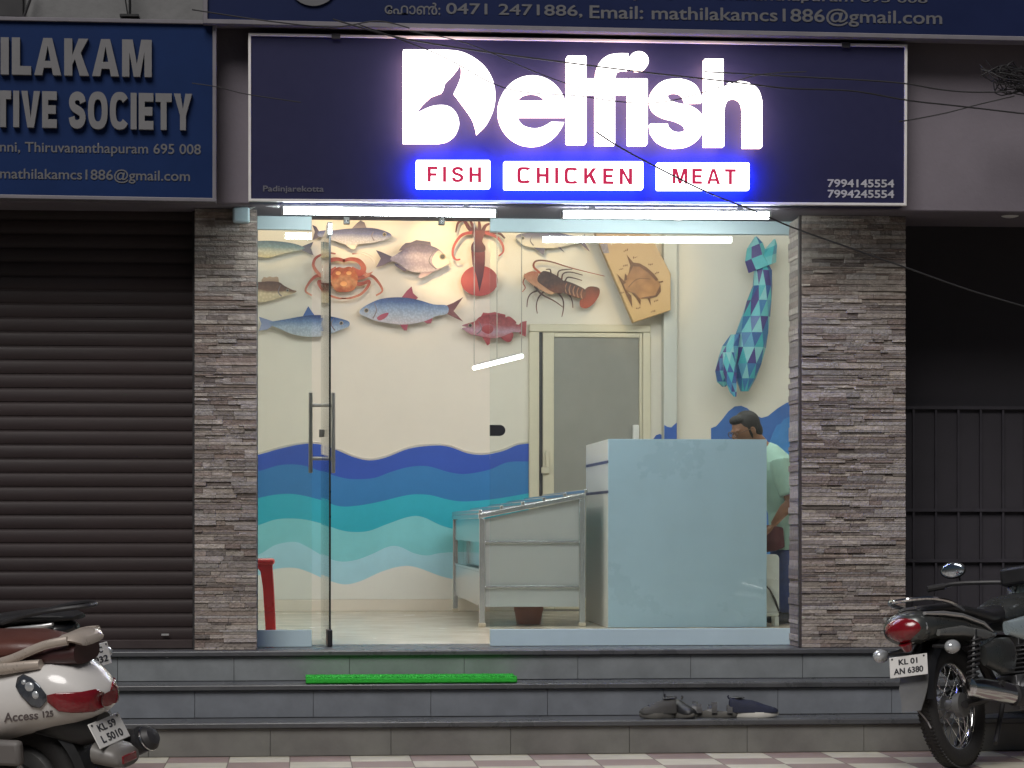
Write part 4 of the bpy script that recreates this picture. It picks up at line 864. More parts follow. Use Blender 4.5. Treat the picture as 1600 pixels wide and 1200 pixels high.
def leg(x, y): return MB().box(x - .019, x + .019, y - .019, y + .019, .03, tz(x) - .047)
for x, y in ((tx0 + .005, ty0 + .005), (tx0 + .005, ty1 - .03), (tx1 - .01, ty0 + .005), (tx1 - .01, ty1 - .03)):
    o = leg(x, y).build('leg', M_steel, tb, .003); MB().box(x - .023, x + .023, y - .023, y + .023, .004, .03).build('foot', mat('cream_leg_foot', (.55, .50, .40), .5), o, .004)
pz = .135
MB().add([(tx0 + .026, ty0 + .012, pz), (tx1 - .031, ty0 + .012, pz), (tx1 - .031, ty0 + .012, tz(tx1) - .05), (tx0 + .026, ty0 + .012, tz(tx0) - .05), (tx0 + .026, ty0 + .02, pz), (tx1 - .031, ty0 + .02, pz), (tx1 - .031, ty0 + .02, tz(tx1) - .05), (tx0 + .026, ty0 + .02, tz(tx0) - .05)],
         [(0, 1, 2, 3), (7, 6, 5, 4), (0, 4, 5, 1), (1, 5, 6, 2), (2, 6, 7, 3), (3, 7, 4, 0)]).build('end_panel', mat('steel_sheet', (.66, .70, .71), .12, .3, var=.015, scale=1, rvar=.01, coat=.6), tb)
for z in (P(800, 917, Y=ty0).z, P(800, 847, Y=ty0).z):
    MB().box(tx0 + .026, tx1 - .031, ty0 - .004, ty0 + .0115, z - .009, z + .009).build('rail', M_steel, tb, .003)
y0_, y1_ = ty0 + .026, ty1 - .052
MB().box(tx0 + .002, tx0 + .008, y0_, y1_, pz, .36).build('side_panel', M_steel, tb); MB().box(tx0 + .002, tx0 + .008, y0_, y1_, .56, tz(tx0) - .05).build('side_panel', M_steel, tb)
MB().box(tx0 + .06, tx0 + .066, y0_, y1_, .34, .58).build('recess_panel', mat('mirror_steel', (.7, .72, .72), .08, 1, var=.02), tb)
MB().box(tx0 + .0, tx0 + .02, y0_, y1_, .362, .38).build('rail', M_steel, tb)
def stool_lathe(prof, c): return MB().lathe(prof, c, None, 24)
q = P(826, 990, Z=.004); q = V((P(826, 960, Y=3.0).x, 3.0, .004))
pt = thing('clay_pot', 'terracotta coloured tub on the floor under the fish table', 'tub', q)
stool_lathe([(.078, 0), (.082, .01), (.095, .085), (.1, .092), (.1, .115), (.09, .115), (.08, .03)], q).build('tub', mat('terracotta', (.42, .17, .10), .6, var=.12), pt)
# red plastic stool
rq = V((P(402, 900, Y=1.0).x - .06, 1.05, .004)); M_redp = mat('red_plastic', (.80, .03, .035), .3, var=.06, coat=.2)
rst = thing('red_stool', 'red plastic stool just inside the left glass pane', 'stool', rq)
zt = P(415, 873, Y=1).z; hw = P(429, 873, Y=.9).x - rq.x
MB().box(rq.x - hw, rq.x + hw, rq.y - hw, rq.y + hw, zt - .035, zt).build('seat', M_redp, rst, .016, seg=4)
for sx in (-1, 1):
    for sy in (-1, 1):
        m = MB(); rings = []
        for z, o_, w in ((0, hw + .006, .056), (.1, hw + .003, .058), (.3, hw - .006, .062), (zt - .08, hw - .012, .07), (zt - .036, hw - .014, .10)):
            x1_ = rq.x + sx * o_; y1_ = rq.y + sy * o_
            rings.append([V((x1_, y1_, z + .004)), V((x1_ - sx * w, y1_, z + .004)), V((x1_ - sx * w, y1_ - sy * .012, z + .004)), V((x1_ - sx * .012, y1_ - sy * .012, z + .004)), V((x1_ - sx * .012, y1_ - sy * w, z + .004)), V((x1_, y1_ - sy * w, z + .004))])
        m.loft(rings).build('leg', M_redp, rst, .003)
# white plastic chair behind the counter
wq = V((P(1203, 900, Y=2.62).x, 2.62, .004)); M_whp = mat('white_plastic', (.72, .78, .78), .35)
wc = thing('white_chair', 'white plastic chair behind the right end of the counter', 'chair', wq)
xr = P(1217.5, 900, Y=2.5).x; zt = P(1210, 866, Y=2.5).z; zb_ = P(1210, 956, Y=2.5).z
bp = rrect(0, 0, 1, 1, .0)
def rr3(x0, x1, z0, z1, r, y): return [(x, y, z) for x, z in [(x1 - r + r * cos(R(a)), z1 - r + r * sin(R(a))) for a in range(0, 91, 15)] + [(x0 + r - r * sin(R(a)), z1 - r + r * cos(R(a))) for a in range(0, 91, 15)] + [(x0, z0), (x1, z0)]]
MB().prism(rr3(xr - .42, xr, zb_, zt, .03, 2.5), (0, .02, 0)).build('backrest', M_whp, wc, .005)
MB().box(xr - .42, xr, 2.5, 2.62, zb_ - .03, zb_ - .001).build('seat', M_whp, wc, .01)
for sx in (xr - .41, xr - .03):
    for sy in (2.505, 2.6): MB().box(sx, sx + .03, sy, sy + .02, .004, zb_ - .031).build('leg', M_whp, wc, .004)
sbg = thing('shoulder_strap', 'black strap hanging over the white plastic chair', 'strap', P(1210, 935, Y=2.47))
MB().tube([P(1194, 912, Y=2.49), P(1203, 922, Y=2.48), P(1211, 938, Y=2.48), P(1217, 955, Y=2.48)], [.008, .012, .018, .012], 8, flat=.5).build('webbing', M_black, sbg)

# ------------------------------------------------------------------ the shopkeeper
def remesh(mb, name, m, parent, vox=.007, sm=6):
    me = bpy.data.meshes.new(name); off = worldloc(parent); me.from_pydata([tuple(p - off) for p in mb.v], [], mb.f)
    bm = bmesh.new(); bm.from_mesh(me); bmesh.ops.recalc_face_normals(bm, faces=bm.faces); bm.to_mesh(me); bm.free()
    o = bpy.data.objects.new(name, me); C.objects.link(o)
    r = o.modifiers.new('r', 'REMESH'); r.mode = 'VOXEL'; r.voxel_size = vox
    s_ = o.modifiers.new('s', 'SMOOTH'); s_.factor = .5; s_.iterations = sm
    dg = bpy.context.evaluated_depsgraph_get(); m2 = bpy.data.meshes.new_from_object(o.evaluated_get(dg))
    bpy.data.objects.remove(o); m2.name = name; m2.materials.clear()
    o = link(name, m2, m, parent, 0, 0); m2.shade_smooth(); return o
def limb(mb, st, n=14):
    """stations: (point, half width along Y, half depth) along a path in any direction"""
    rings = []
    for i, (c, a, b) in enumerate(st):
        p0 = st[max(0, i - 1)][0]; p1 = st[min(len(st) - 1, i + 1)][0]; t_ = (p1 - p0).normalized()
        e1 = V((0, 1, 0)); e1 = (e1 - t_ * e1.dot(t_)).normalized(); e2 = t_.cross(e1)
        rings.append([c + e1 * (a * cos(2 * pi * j / n)) + e2 * (b * sin(2 * pi * j / n)) for j in range(n)])
    return mb.loft(rings)
YM = 2.95
pn = thing('person', 'bearded man in glasses and mint green shirt bending behind the counter', 'person', V((P(1225, 900, Y=YM).x, YM, .004)))
hip, waist, chest, neck, hd = P(1231, 850, Y=YM), P(1229, 800, Y=YM), P(1216, 735, Y=YM), P(1193, 702, Y=YM), P(1166, 672, Y=YM)
lsh, lel, lwr, lha = P(1217, 722, Y=YM - .19), P(1236, 783, Y=YM - .25), P(1208, 820, Y=YM - .24), P(1192, 838, Y=YM - .24)
rsh, rel, rwr = P(1206, 722, Y=YM + .19), P(1180, 790, Y=YM + .24), P(1150, 780, Y=YM + .1)
M_skin = mat('brown_skin', (.24, .115, .065), .5, var=.06, scale=20)
b = MB()
limb(b, [(hip, .15, .11), (waist, .15, .10), (chest, .17, .11), (neck + V((.02, 0, -.01)), .07, .06), (neck, .055, .058), (hd + V((.04, 0, -.04)), .052, .058)])
fw = V((-.86, -.30, -.40)).normalized(); lf = V((0, 0, 1)).cross(fw).normalized(); uph = fw.cross(lf).normalized()
MH = Matrix((fw, lf, uph)).transposed()
hp = lambda x, y, z: hd + MH @ V((x, y, z))
b.ell(hp(0, 0, .012), (.098, .076, .105), MH, 20, 14); b.ell(hp(.028, 0, -.055), (.062, .055, .062), MH)
b.ell(hp(.102, 0, -.012), (.022, .014, .026), MH); b.ell(hp(.094, 0, .012), (.012, .009, .03), MH)
for s in (-1, 1): b.ell(hp(-.008, s * .076, -.008), (.02, .01, .032), MH); b.ell(hp(.082, s * .034, .028), (.014, .024, .008), MH)
b.ell(hp(.088, 0, -.052), (.012, .024, .007), MH)
def arm(b, sh, el, wr, k=1): return limb(b, [(sh, .052 * k, .052 * k), (sh.lerp(el, .5), .047 * k, .047 * k), (el, .041 * k, .041 * k), (el.lerp(wr, .35), .041 * k, .04 * k), (wr, .027 * k, .022 * k)])
arm(b, lsh, lel, lwr); arm(b, rsh, rel, rwr)
def hand(b, wr, d):
    d = d.normalized(); sd = V((0, 1, 0)); sd = (sd - d * sd.dot(d)).normalized(); nn_ = d.cross(sd)
    b.ell(wr + d * .045, (.05, .038, .018), Matrix((d, sd, nn_)).transposed(), 14, 10)
    for k, (o_, l_) in enumerate(((-.030, .058), (-.010, .072), (.011, .078), (.031, .070))):
        r0 = wr + d * .082 + sd * o_; p1 = r0 + d * l_ * .45 - nn_ * .008; p2 = p1 + d * l_ * .3 - nn_ * .018; p3 = p2 + d * l_ * .12 - nn_ * .02
        b.tube([r0 - d * .02, r0, p1, p2, p3], [.009, .0095, .009, .008, .006], 8)
    r0 = wr + d * .03 + sd * .034; b.tube([r0 - sd * .012, r0 + d * .02 + sd * .018, r0 + d * .045 + sd * .02 - nn_ * .015, r0 + d * .062 + sd * .014 - nn_ * .026], [.013, .012, .010, .007], 8)
hand(b, lwr, lha - lwr); hand(b, rwr, V((-1, .1, -.15)))
kn = {s: P(1227 - 4 * s, 908, Y=YM + .1 * s) for s in (-1, 1)}; fo = {s: V((P(1229 - 5 * s, 960, Y=YM + .1 * s).x, YM + .1 * s, .085)) for s in (-1, 1)}
for s in (-1, 1): limb(b, [(hip + V((0, .085 * s, -.03)), .075, .075), (kn[s], .05, .052), (fo[s], .035, .038)])
remesh(b, 'body', M_skin, pn, .006, 4)
b = MB(); limb(b, [(hip + V((0, 0, -.04)), .175, .125), (hip + V((0, 0, .02)), .178, .125), (waist, .175, .125), (chest + V((0, 0, -.05)), .185, .135), (chest + V((-.015, 0, .03)), .185, .125), (neck + V((.025, 0, -.02)), .105, .085), (neck + V((.0, 0, .0)), .07, .066)])
for sh, el in ((lsh, lel), (rsh, rel)): limb(b, [(sh + V((.0, 0, .02)), .07, .07), (sh.lerp(el, .3), .072, .072), (sh.lerp(el, .85), .068, .066)])
M_shirt = mat('mint_shirt_cloth', (.33, .52, .45), .85, var=.16, scale=6, bump=.9, bscale=13, stretch=(1, 1, .45))
remesh(b, 'shirt', M_shirt, pn, .009, 5)
b = MB()
limb(b, [(hip + V((0, 0, .03)), .155, .115), (hip + V((0, 0, -.1)), .165, .12)])
for s in (-1, 1): limb(b, [(hip + V((0, .08 * s, -.06)), .09, .10), (kn[s], .068, .074), (fo[s] + V((0, 0, .0)), .055, .065)])
remesh(b, 'trousers', mat('blue_denim', (.035, .06, .19), .85, var=.2, scale=25, bump=.2, bscale=60), pn, .009, 4)
for s in (-1, 1):
    b = MB(); c = fo[s]; b.ell(c + V((-.07, 0, -.045)), (.13, .045, .036)); b.ell(c + V((0, 0, -.03)), (.06, .042, .05)); remesh(b, 'shoe', M_black, pn, .008, 3)
b = MB(); b.ell(hp(-.02, 0, .036), (.098, .083, .094), MH, 20, 14); b.ell(hp(.05, .01, .095), (.05, .055, .03), MH); b.ell(hp(-.055, 0, -.02), (.058, .076, .07), MH)
for s in (-1, 1): b.ell(hp(.012, s * .072, -.015), (.011, .010, .045), MH)
remesh(b, 'hair', mat('dark_hair', (.010, .009, .009), .75, var=.3, scale=50, bump=.5, bscale=90), pn, .006, 3)
b = MB(); b.ell(hp(.040, 0, -.078), (.060, .060, .048), MH); b.ell(hp(.094, 0, -.036), (.010, .026, .008), MH); remesh(b, 'beard', mat('dark_beard', (.03, .022, .018), .7, var=.3, scale=60), pn, .006, 2)
b = MB()
for s in (-1, 1):
    rg = [hp(.108, s * .036 + .027 * cos(2 * pi * k / 20), .010 + .020 * sin(2 * pi * k / 20)) for k in range(20)]; b.tube(rg, .0026, 6, True)
    b.tube([hp(.106, s * .063, .014), hp(.05, s * .079, .012), hp(-.01, s * .086, .006)], .0026, 6)
b.tube([hp(.109, -.010, .014), hp(.111, 0, .017), hp(.109, .010, .014)], .0022, 6)
b.build('glasses', mat('spectacle_frame', (.10, .06, .04), .3, .3), pn)
ap = MB(); limb(ap, [(P(1211, 822, Y=YM - .13), .05, .06), (P(1207, 845, Y=YM - .13), .07, .085), (P(1210, 858, Y=YM - .12), .065, .08)]); remesh(ap, 'waist_pouch', mat('maroon_cloth', (.10, .03, .035), .8), pn, .009, 3)

# ------------------------------------------------------------------ mat and footwear on the steps
q0, q1 = P(474, 1069, Z=-.156), P(812, 1067, Z=-.156)
gm = tag(MB().add(*(lambda n: ([V((q0.x + .012 + (q1.x - q0.x - .024) * (.5 - .5 * cos(pi * k / 2) if False else k), y, z)) for z in (-.156, -.124) for k, y in ((0, -.672), (1, -.672), (1, -.384), (0, -.384))], [(3, 2, 1, 0), (4, 5, 6, 7), (0, 1, 5, 4), (1, 2, 6, 5), (2, 3, 7, 6), (3, 0, 4, 7)]))(0)).build('door_mat', mat('green_turf_mat', (.025, .42, .035), .9, var=.22, scale=90, bump=.7, bscale=160), None, .009, 35, seg=3), 'bright green rectangular mat lying on the upper entrance step', 'mat')
mb = MB(); rg_ = random.Random(3); gx_, gX_ = q0.x + .014, q1.x - .014
for k in range(5200):
    x, y = rg_.uniform(gx_, gX_), rg_.uniform(-.668, -.388) if k % 3 else rg_.uniform(-.672, -.64); a = rg_.uniform(0, pi); h = rg_.uniform(.003, .008); w = .0022
    tx, ty = rg_.uniform(-.008, .008), rg_.uniform(-.010, .006); c, s_ = cos(a) * w, sin(a) * w
    mb.add([(x - c, y - s_, -.126), (x + c, y + s_, -.126), (x + tx, y + ty, -.126 + h)], [(0, 1, 2)])
mb.build('turf_pile', mat('green_turf_blades', (.03, .40, .05), .8, var=.3, scale=60), gm, 0, 0)
ZT = -.3295
def shoe(name, label, base, rz, m_up, m_sole, L=.27, strap=False):
    t = thing(name, label, 'shoe' if not strap else 'sandal', base, rz)
    m = MB(); out = []; n = 28
    def plan(k, sc=1.0):
        a = 2 * pi * k / n; x = cos(a); w = .045 if x > 0 else .036
        return V((x * L / 2 * sc, sin(a) * (w + .006 * (1 - abs(x))) * sc, 0))
    rings = []
    for z, sc in ((0, .95), (.006, 1.0), (.022, 1.01), (.028, .98)):
        rings.append([plan(k, sc) + V((0, 0, z + (.012 * max(0, plan(k).x / (L / 2) - .55) if z < .01 else 0) + (.006 if z > .01 and plan(k).x < -.05 else 0))) for k in range(n)])
    m.loft(rings).build('sole', m_sole, t, local=True)
    if not strap:
        rings = []
        for x, w, h in ((-.13, .022, .055), (-.124, .032, .078), (-.10, .037, .080), (-.07, .039, .070), (-.04, .041, .066), (-.01, .042, .064), (.02, .043, .055), (.06, .044, .040), (.095, .040, .031), (.12, .03, .022), (.131, .018, .012)):
            x *= L / .27; rings.append([V((x, w * cos(2 * pi * k / 16), .026 + h * max(0, sin(2 * pi * k / 16)) ** .7)) for k in range(16)])
        m = MB(); m.loft(rings).build('upper', m_up, t, local=True, smooth=50)
        MB().ell((-.085 * L / .27, 0, .101), (.040, .024, .006)).build('opening', M_black, t, local=True)
        m = MB(); m.tube([(-.126, 0, .095), (-.134, 0, .108), (-.128, 0, .113)], .005, 6); m.build('pull_tab', m_up, t, local=True)
        m = MB()
        for k in range(4): m.tube([V((-.015 + k * .021, .026 * cos(R(a)), .068 - k * .006 + .018 * sin(R(a)) - .0)) for a in (20, 60, 90, 120, 160)], .0028, 6)
        m.build('laces', mat('dark_lace', (.05, .055, .08), .8), t, local=True)
    else:
        for x, w, h in ((.06, .05, .04), (-.02, .048, .055), (-.1, .04, .045)):
            m = MB(); rings = []
            for k in range(9):
                a = pi * k / 8; c = V((x, w * cos(a), .02 + h * sin(a))); rings.append([c + V((-.014, 0, 0)), c + V((.014, 0, 0)), c + V((.014, 0, .004)) + V((0, .004 * cos(a), 0)), c + V((-.014, 0, .004)) + V((0, .004 * cos(a), 0))])
            m.loft(rings).build('strap', m_up, t, local=True)
    return t
M_navysh = mat('navy_knit', (.010, .013, .032), .8, var=.2, bump=.3, bscale=200); M_wsole = mat('white_sole', (.55, .53, .48), .6)
M_gshoe = mat('grey_shoe_fabric', (.048, .046, .044), .8, var=.25); M_gsole = mat('grey_sole', (.10, .095, .085), .7)
def on_step(u, y): q = P(u, 1100, Y=y); return (q.x, y, ZT)
shoe('sneaker', 'navy blue sneaker with a thick white sole on the middle step', on_step(1177, -.86), R(-5), M_navysh, M_wsole, .265)
shoe('shoe', 'dull grey slip on shoe lying leftmost on the middle step', on_step(1028, -.88), R(188), M_gshoe, M_gsole, .20)
shoe('shoe', 'black topped grey shoe turned toward the street beside the dull slip on shoe', on_step(1062, -.84), R(-62), M_black, M_gsole, .24)
shoe('sandal', 'dark strappy sandal lying behind the black topped grey shoe', on_step(1092, -.80), R(-12), M_black, M_gsole, .25, True)
shoe('sandal', 'flat dark flip flop beside the navy sneaker', on_step(1122, -.84), R(-8), M_gshoe, M_gsole, .25, True)

# ------------------------------------------------------------------ overhead cables
def cable(label, pts, y, r=.0042):
    pp = spline([P(u, v, Y=y + dy) for u, v, dy in [(q + (0,))[:3] for q in pts]], 6, False)
    return tag(MB().tube(pp, r, 6).build('cable', M_wire), label, 'cable', 'cables strung in front of the sign')
cable('thin cable sagging across the glowing letters to the right edge of the sign', [(520, 30), (620, 58), (745, 79), (880, 97), (1000, 112), (1135, 127), (1230, 138), (1330, 142), (1420, 157), (1500, 166), (1620, 180)], -1.1)
cable('cable running past the top right of the sign into the tangle of wires', [(1100, 112), (1250, 120), (1360, 126), (1417, 131), (1470, 140), (1520, 144), (1580, 143)], -1.15, .004)
cable('cable dipping low under the letter f and rising to the letter h', [(560, 38), (685, 85), (790, 138), (905, 150), (960, 158), (1012, 161), (1060, 155), (1128, 135), (1185, 117), (1260, 112)], -1.3, .003)
cable('thin cable slanting down over the letter e', [(640, 48), (730, 68), (850, 118), (960, 155)], -1.2, .0028)
cable('dark cable slanting down from the word boxes across the wide pillar', [(930, 205), (965, 228), (1020, 258), (1100, 298), (1180, 330), (1240, 356), (1330, 388), (1418, 419), (1520, 455), (1640, 490)], -1.0, .0046)
cable('short cable rising to the tangle of wires over the mauve beam', [(1405, 190), (1430, 186), (1480, 176), (1530, 163), (1585, 150)], -1.0, .0036)
cable('thin cable crossing the mauve strip left of the shop sign', [(300, 130), (340, 136), (385, 147), (470, 160)], -1.0, .0026)
cable('cable looping up over the gap above the shop sign', [(300, 15), (420, 33), (520, 42), (590, 33), (640, 44)], -1.1, .0036)
m = MB(); rw_ = random.Random(5)
for k in range(34):
    a = P(1575 + rw_.uniform(-12, 30), 128 + rw_.uniform(-22, 22), Y=-1.0 + rw_.uniform(-.06, .06)); b_ = P(1620 + rw_.uniform(0, 40), 150 + rw_.uniform(-45, 30), Y=-1.0); c = P(1530 + rw_.uniform(0, 50), 92 + rw_.uniform(-6, 26) + rw_.uniform(0, 1) * 30, Y=-1.0 + rw_.uniform(-.05, .05))
    m.tube(spline([c, a.lerp(c, .5) + V((rw_.uniform(-.04, .04), 0, rw_.uniform(-.05, .05))), a, b_], 4, False), .0034, 5)
tag(m.build('wire_tangle', M_wire), 'tangled bundle of black wires at the right edge beside the mauve beam', 'wires')

# ------------------------------------------------------------------ motorcycles and scooter
M_red = mat('red_lens', (.19, .006, .012), .12, var=.25, scale=30, coat=.8, bump=.15, bscale=120)
M_clear = mat('clear_lens', (.5, .52, .54), .08, .4, var=.2, scale=40, coat=.8)
M_plate = mat('white_number_plate', (.66, .65, .63), .45, var=.06); M_ink = mat('black_plate_lettering', (.02, .02, .025), .5)
M_mirr = mat('mirror_face', (.55, .6, .66), .05, 1, var=.03)
def ring(x, yc, zc, w, h, n=16, p=2.6):
    out = []
    for j in range(n):
        a = 2 * pi * j / n; c, s_ = cos(a), sin(a)
        out.append(V((x, yc + w * abs(c) ** (2 / p) * (1 if c > 0 else -1), zc + h * abs(s_) ** (2 / p) * (1 if s_ > 0 else -1))))
    return out
def shell(st, p=2.6, n=16): return MB().loft([ring(x, 0, (z0 + z1) / 2, w, (z1 - z0) / 2, n, p) for x, z0, z1, w in st])
def wheel(t, x, zc, rad, tw, spokes=36):
    w = MB().torus((x, 0, zc), rad - tw, tw, 'Y', 56, 12, .95).build('tyre', M_rubber, t, local=True)
    tr = MB()
    for k in range(90):
        a = 2 * pi * k / 90; M_ = Matrix.Rotation(-a, 3, 'Y')
        for s in (-1, 1): tr.obox(V((x, 0, zc)) + M_ @ V((rad - .006, s * tw * .38, 0)), (.008, tw * .5, .012), M_ @ Matrix.Rotation(s * .5, 3, 'X'))
    tr.build('tread', M_rubber, w, local=True)
    MB().torus((x, 0, zc), rad - tw * 2 + .004, .014, 'Y', 56, 10, 1.6).build('rim', M_chrome, t, local=True)
    h = MB().lathe([(.02, -.07), (.06, -.065), (.06, -.03), (.035, -.02), (.035, .02), (.06, .03), (.06, .065), (.02, .07)], (x, 0, zc), Matrix.Rotation(R(90), 3, 'X'), 24); h.build('hub', mat('cast_alloy', (.22, .22, .22), .5, .7), t, local=True)
    m = MB()
    for k in range(spokes):
        a = 2 * pi * k / spokes; s = 1 if k % 2 else -1; b_ = a + (.45 if (k // 2) % 2 else -.45)
        m.tube([(x + .055 * cos(b_), s * .035, zc + .055 * sin(b_)), (x + (rad - tw * 2) * cos(a), s * .006, zc + (rad - tw * 2) * sin(a))], .0016, 5)
    m.build('spokes', M_chrome, t, local=True)
def plate(t, c, w, h, M_, l1, l2, hw1, hw2):
    c = V(c); ex, ey, ez = M_.col[0], M_.col[1], M_.col[2]
    p = MB().obox(c, (w, h, .004), M_).build('number_plate', M_plate, t, .002, local=True)
    f = c + ez * .0022
    lettering('lettering', l1, M_ink, p, f - ex * hw1 + ey * h * .08, f + ex * hw1 + ey * h * .08, f - ex * hw1 + ey * h * .36, .0012, .03, local=True)
    lettering('lettering', l2, M_ink, p, f - ex * hw2 - ey * h * .36, f + ex * hw2 - ey * h * .36, f - ex * hw2 - ey * h * .06, .0012, .03, local=True)
    m = MB()
    for s in (-1, 1): m.lathe([(.005, 0), (.004, .003)], c + ex * s * w * .42 + ey * h * .40 + ez * .002, M_, 10)
    m.build('plate_screw', M_black, p, local=True)
def lookM(normal, up=V((0, 0, 1))):
    z = V(normal).normalized(); x = up.cross(z).normalized(); y = z.cross(x); return Matrix((x, y, z)).transposed()

def motorcycle(label, loc, rz, lean, mbody, mpanel, mtank, l1, l2, plate_z=.52, lamp=True):
    t = thing('motorcycle', label, 'motorcycle', loc, 0); t.rotation_euler = (lean, 0, rz)
    B = dict(local=True)
    wheel(t, 0, .305, .305, .05); wheel(t, 1.27, .30, .30, .042)
    # swing arm, shocks, chain case
    m = MB()
    for s in (-1, 1): m.tube([(-.05, s * .095, .305), (.2, s * .09, .32), (.5, s * .075, .38)], .02, 8)
    m.build('swing_arm', M_dark, t, **B)
    for s in (-1, 1):
        sp_ = []
        for k in range(91): a = k * 2 * pi * 9 / 90; f = k / 90; sp_.append(V((-.02 + .10 * f, s * .135, .40 + .22 * f)) + V((.028 * cos(a), .028 * sin(a), 0)))
        o = MB().tube(sp_, .0055, 6)  .build('spring', M_dark, t, **B); MB().tube([(-.035, s * .135, .33), (.085, s * .135, .66)], .014, 8).build('damper', M_black, o, **B)
    MB().tube([(-.02, .12, .30), (.25, .12, .34), (.5, .11, .38)], .034, 10, flat=1.4).build('chain_case', mbody, t, **B)
    # rear mudguard
    m = MB(); rings = []
    for k in range(19):
        a = R(35 + k * 7.6); r = .355; c = V((r * cos(a), 0, .305 + r * sin(a))); nrm = V((cos(a), 0, sin(a))); w = .072
        rings.append([c + V((0, -w, 0)) - nrm * .035, c + V((0, -w * .8, 0)), c + V((0, w * .8, 0)), c + V((0, w, 0)) - nrm * .035, c + V((0, w * .75, 0)) - nrm * .006, c + V((0, -w * .75, 0)) - nrm * .006])
    m.loft(rings).build('rear_mudguard', M_black, t, smooth=60, **B)
    m = MB(); m.loft([[V((x, s * w, z)) for s in (-1, 1)] + [V((x + .006, s * w, z)) for s in (1, -1)] for x, z, w in ((-.345, .47, .075), (-.375, .41, .075), (-.392, .36, .062), (-.425, .305, .05))]).build('mud_flap', mat('grey_mud_flap', (.10, .10, .10), .6, var=.2), t, smooth=60, **B)
    MB().tube([(-.40, -.02, .31), (-.36, -.03, .27), (-.33, -.03, .245), (-.345, -.05, .215)], .004, 6).build('loose_wire', mat('grey_wire', (.18, .17, .17), .6), t, **B)
    pc = V((-.39, 0, plate_z)); plate(t, pc, .2, .1, lookM((-1, 0, .18)), l1, l2, .05, .078)
    MB().tube([(-.25, 0, plate_z + .09), (-.33, 0, plate_z + .04), (-.362, 0, plate_z + .01)], .018, 8).build('plate_bracket', M_black, t, **B)
    # tail: cowl, lamp, trims
    shell(([(-.415, .655, .735, .06), (-.395, .63, .765, .105), (-.33, .615, .78, .122)] if lamp else [(-.29, .71, .745, .03), (-.26, .675, .755, .07)]) + [(-.2, .63, .77, .128), (0, .62, .748, .132), (.2, .59, .708, .132), (.32, .60, .66, .11)], 2.4).build('tail_cowl', mpanel, t, smooth=60, **B)
    if lamp:
        tear = lambda p: V((0, p.y * (1 if p.z > .68 else max(.35, 1 - (.68 - p.z) * 9)), p.z))
        m = MB(); rings = []
        for f, x in ((1.0, -.352), (.97, -.385), (.80, -.408), (.45, -.424), (.05, -.43)): rings.append([V((x - .012 + .10 * abs(p.y) ** 1.2, p.y, p.z)) for p in map(tear, ring(0, 0, .69, .105 * f, .064 * f, 24, 2.2))])
        m.loft(rings).build('tail_lamp', M_red, t, smooth=60, **B)
        MB().tube([V((-.37 + .10 * abs(p.y) ** 1.2, p.y, p.z)) for p in map(tear, ring(0, 0, .69, .108, .067, 28, 2.2))], .007, 8, True).build('lamp_rim', M_alu, t, **B)
        MB().tube([(-.39, 0, .63), (-.37, 0, .595)], [.034, .022], 10).build('lamp_base', M_red, t, **B)
    for s in (-1, 1):
        # lower dark side panel and light strip along the cowl
        MB().loft([ring(x, s * y, z, .012, h, 10) for x, y, z, h in ((-.28, .122, .66, .016), (-.05, .132, .66, .026), (.2, .134, .632, .024), (.33, .118, .625, .010))]).build('cowl_strip', mat('silver_grey_trim', (.22, .225, .22), .3, .5, coat=.3) if lamp else mbody, t, smooth=60, **B)
        MB().loft([ring(x, s * y, z, .010, h, 8) for x, y, z, h in ((-.36 if lamp else -.24, .105, .757, .008), (-.2, .126, .750, .011), (-.02, .132, .733, .011), (.2, .132, .688, .010), (.33, .11, .645, .006))]).build('cowl_edge', M_alu, t, smooth=60, **B)
        o = MB().ell((-.29, s * .19, .585), (.05, .036, .034)).build('turn_signal', M_clear, t, **B); MB().tube([(-.27, s * .08, .60), (-.27, s * .17, .588)], .010, 8).build('signal_stalk', M_black, o, **B)
    MB().tube(spline([(.02, .12, .76), (-.12, .13, .80), (-.28, .11, .825), (-.37, .05, .83), (-.385, 0, .83), (-.37, -.05, .83), (-.28, -.11, .825), (-.12, -.13, .80), (.02, -.12, .76)], 4, False), .011, 8).build('grab_rail', M_chrome if lamp else M_dark, t, **B)
    shell([(-.31, .765, .785, .05), (-.25, .76, .80, .09), (-.06, .75, .805, .122), (.15, .72, .78, .13), (.35, .69, .75, .13), (.5, .69, .76, .115), (.6, .72, .79, .07)], 3).build('seat', mat('black_seat_vinyl', (.022, .022, .024), .38, var=.2, bump=.1, bscale=150), t, smooth=60, **B)
    shell([(.52, .70, .745, .08), (.58, .66, .79, .115), (.75, .64, .83, .145), (.9, .66, .84, .14), (1.0, .70, .82, .07)], 2.4)  .build('fuel_tank', mbody, t, smooth=60, **B)
    for s in (-1, 1):
        MB().loft([ring(x, s * y, z, .02, h, 12) for x, y, z, h in ((.18, .12, .53, .05), (.3, .135, .52, .09), (.45, .135, .52, .09), (.54, .11, .53, .05))]).build('side_panel', mbody, t, smooth=60, **B)
        MB().loft([ring(x, s * y, z, .02, h, 12) for x, y, z, h in ((.46, .13, .655, .035), (.58, .165, .645, .06), (.8, .185, .65, .08), (.95, .17, .68, .05))]).build('tank_shroud', mtank, t, smooth=60, **B)
    m = MB(); m.tube([(.30, 0, .62), (.52, 0, .36), (.85, 0, .24)], .028, 8); m.tube([(.2, 0, .68), (.9, 0, .74), (1.0, 0, .82)], .025, 8); m.tube([(.98, 0, .76), (.85, 0, .35)], .024, 8); m.build('frame', M_dark, t, **B)
    m = MB(); m.box(.5, .86, -.13, .13, .24, .42)
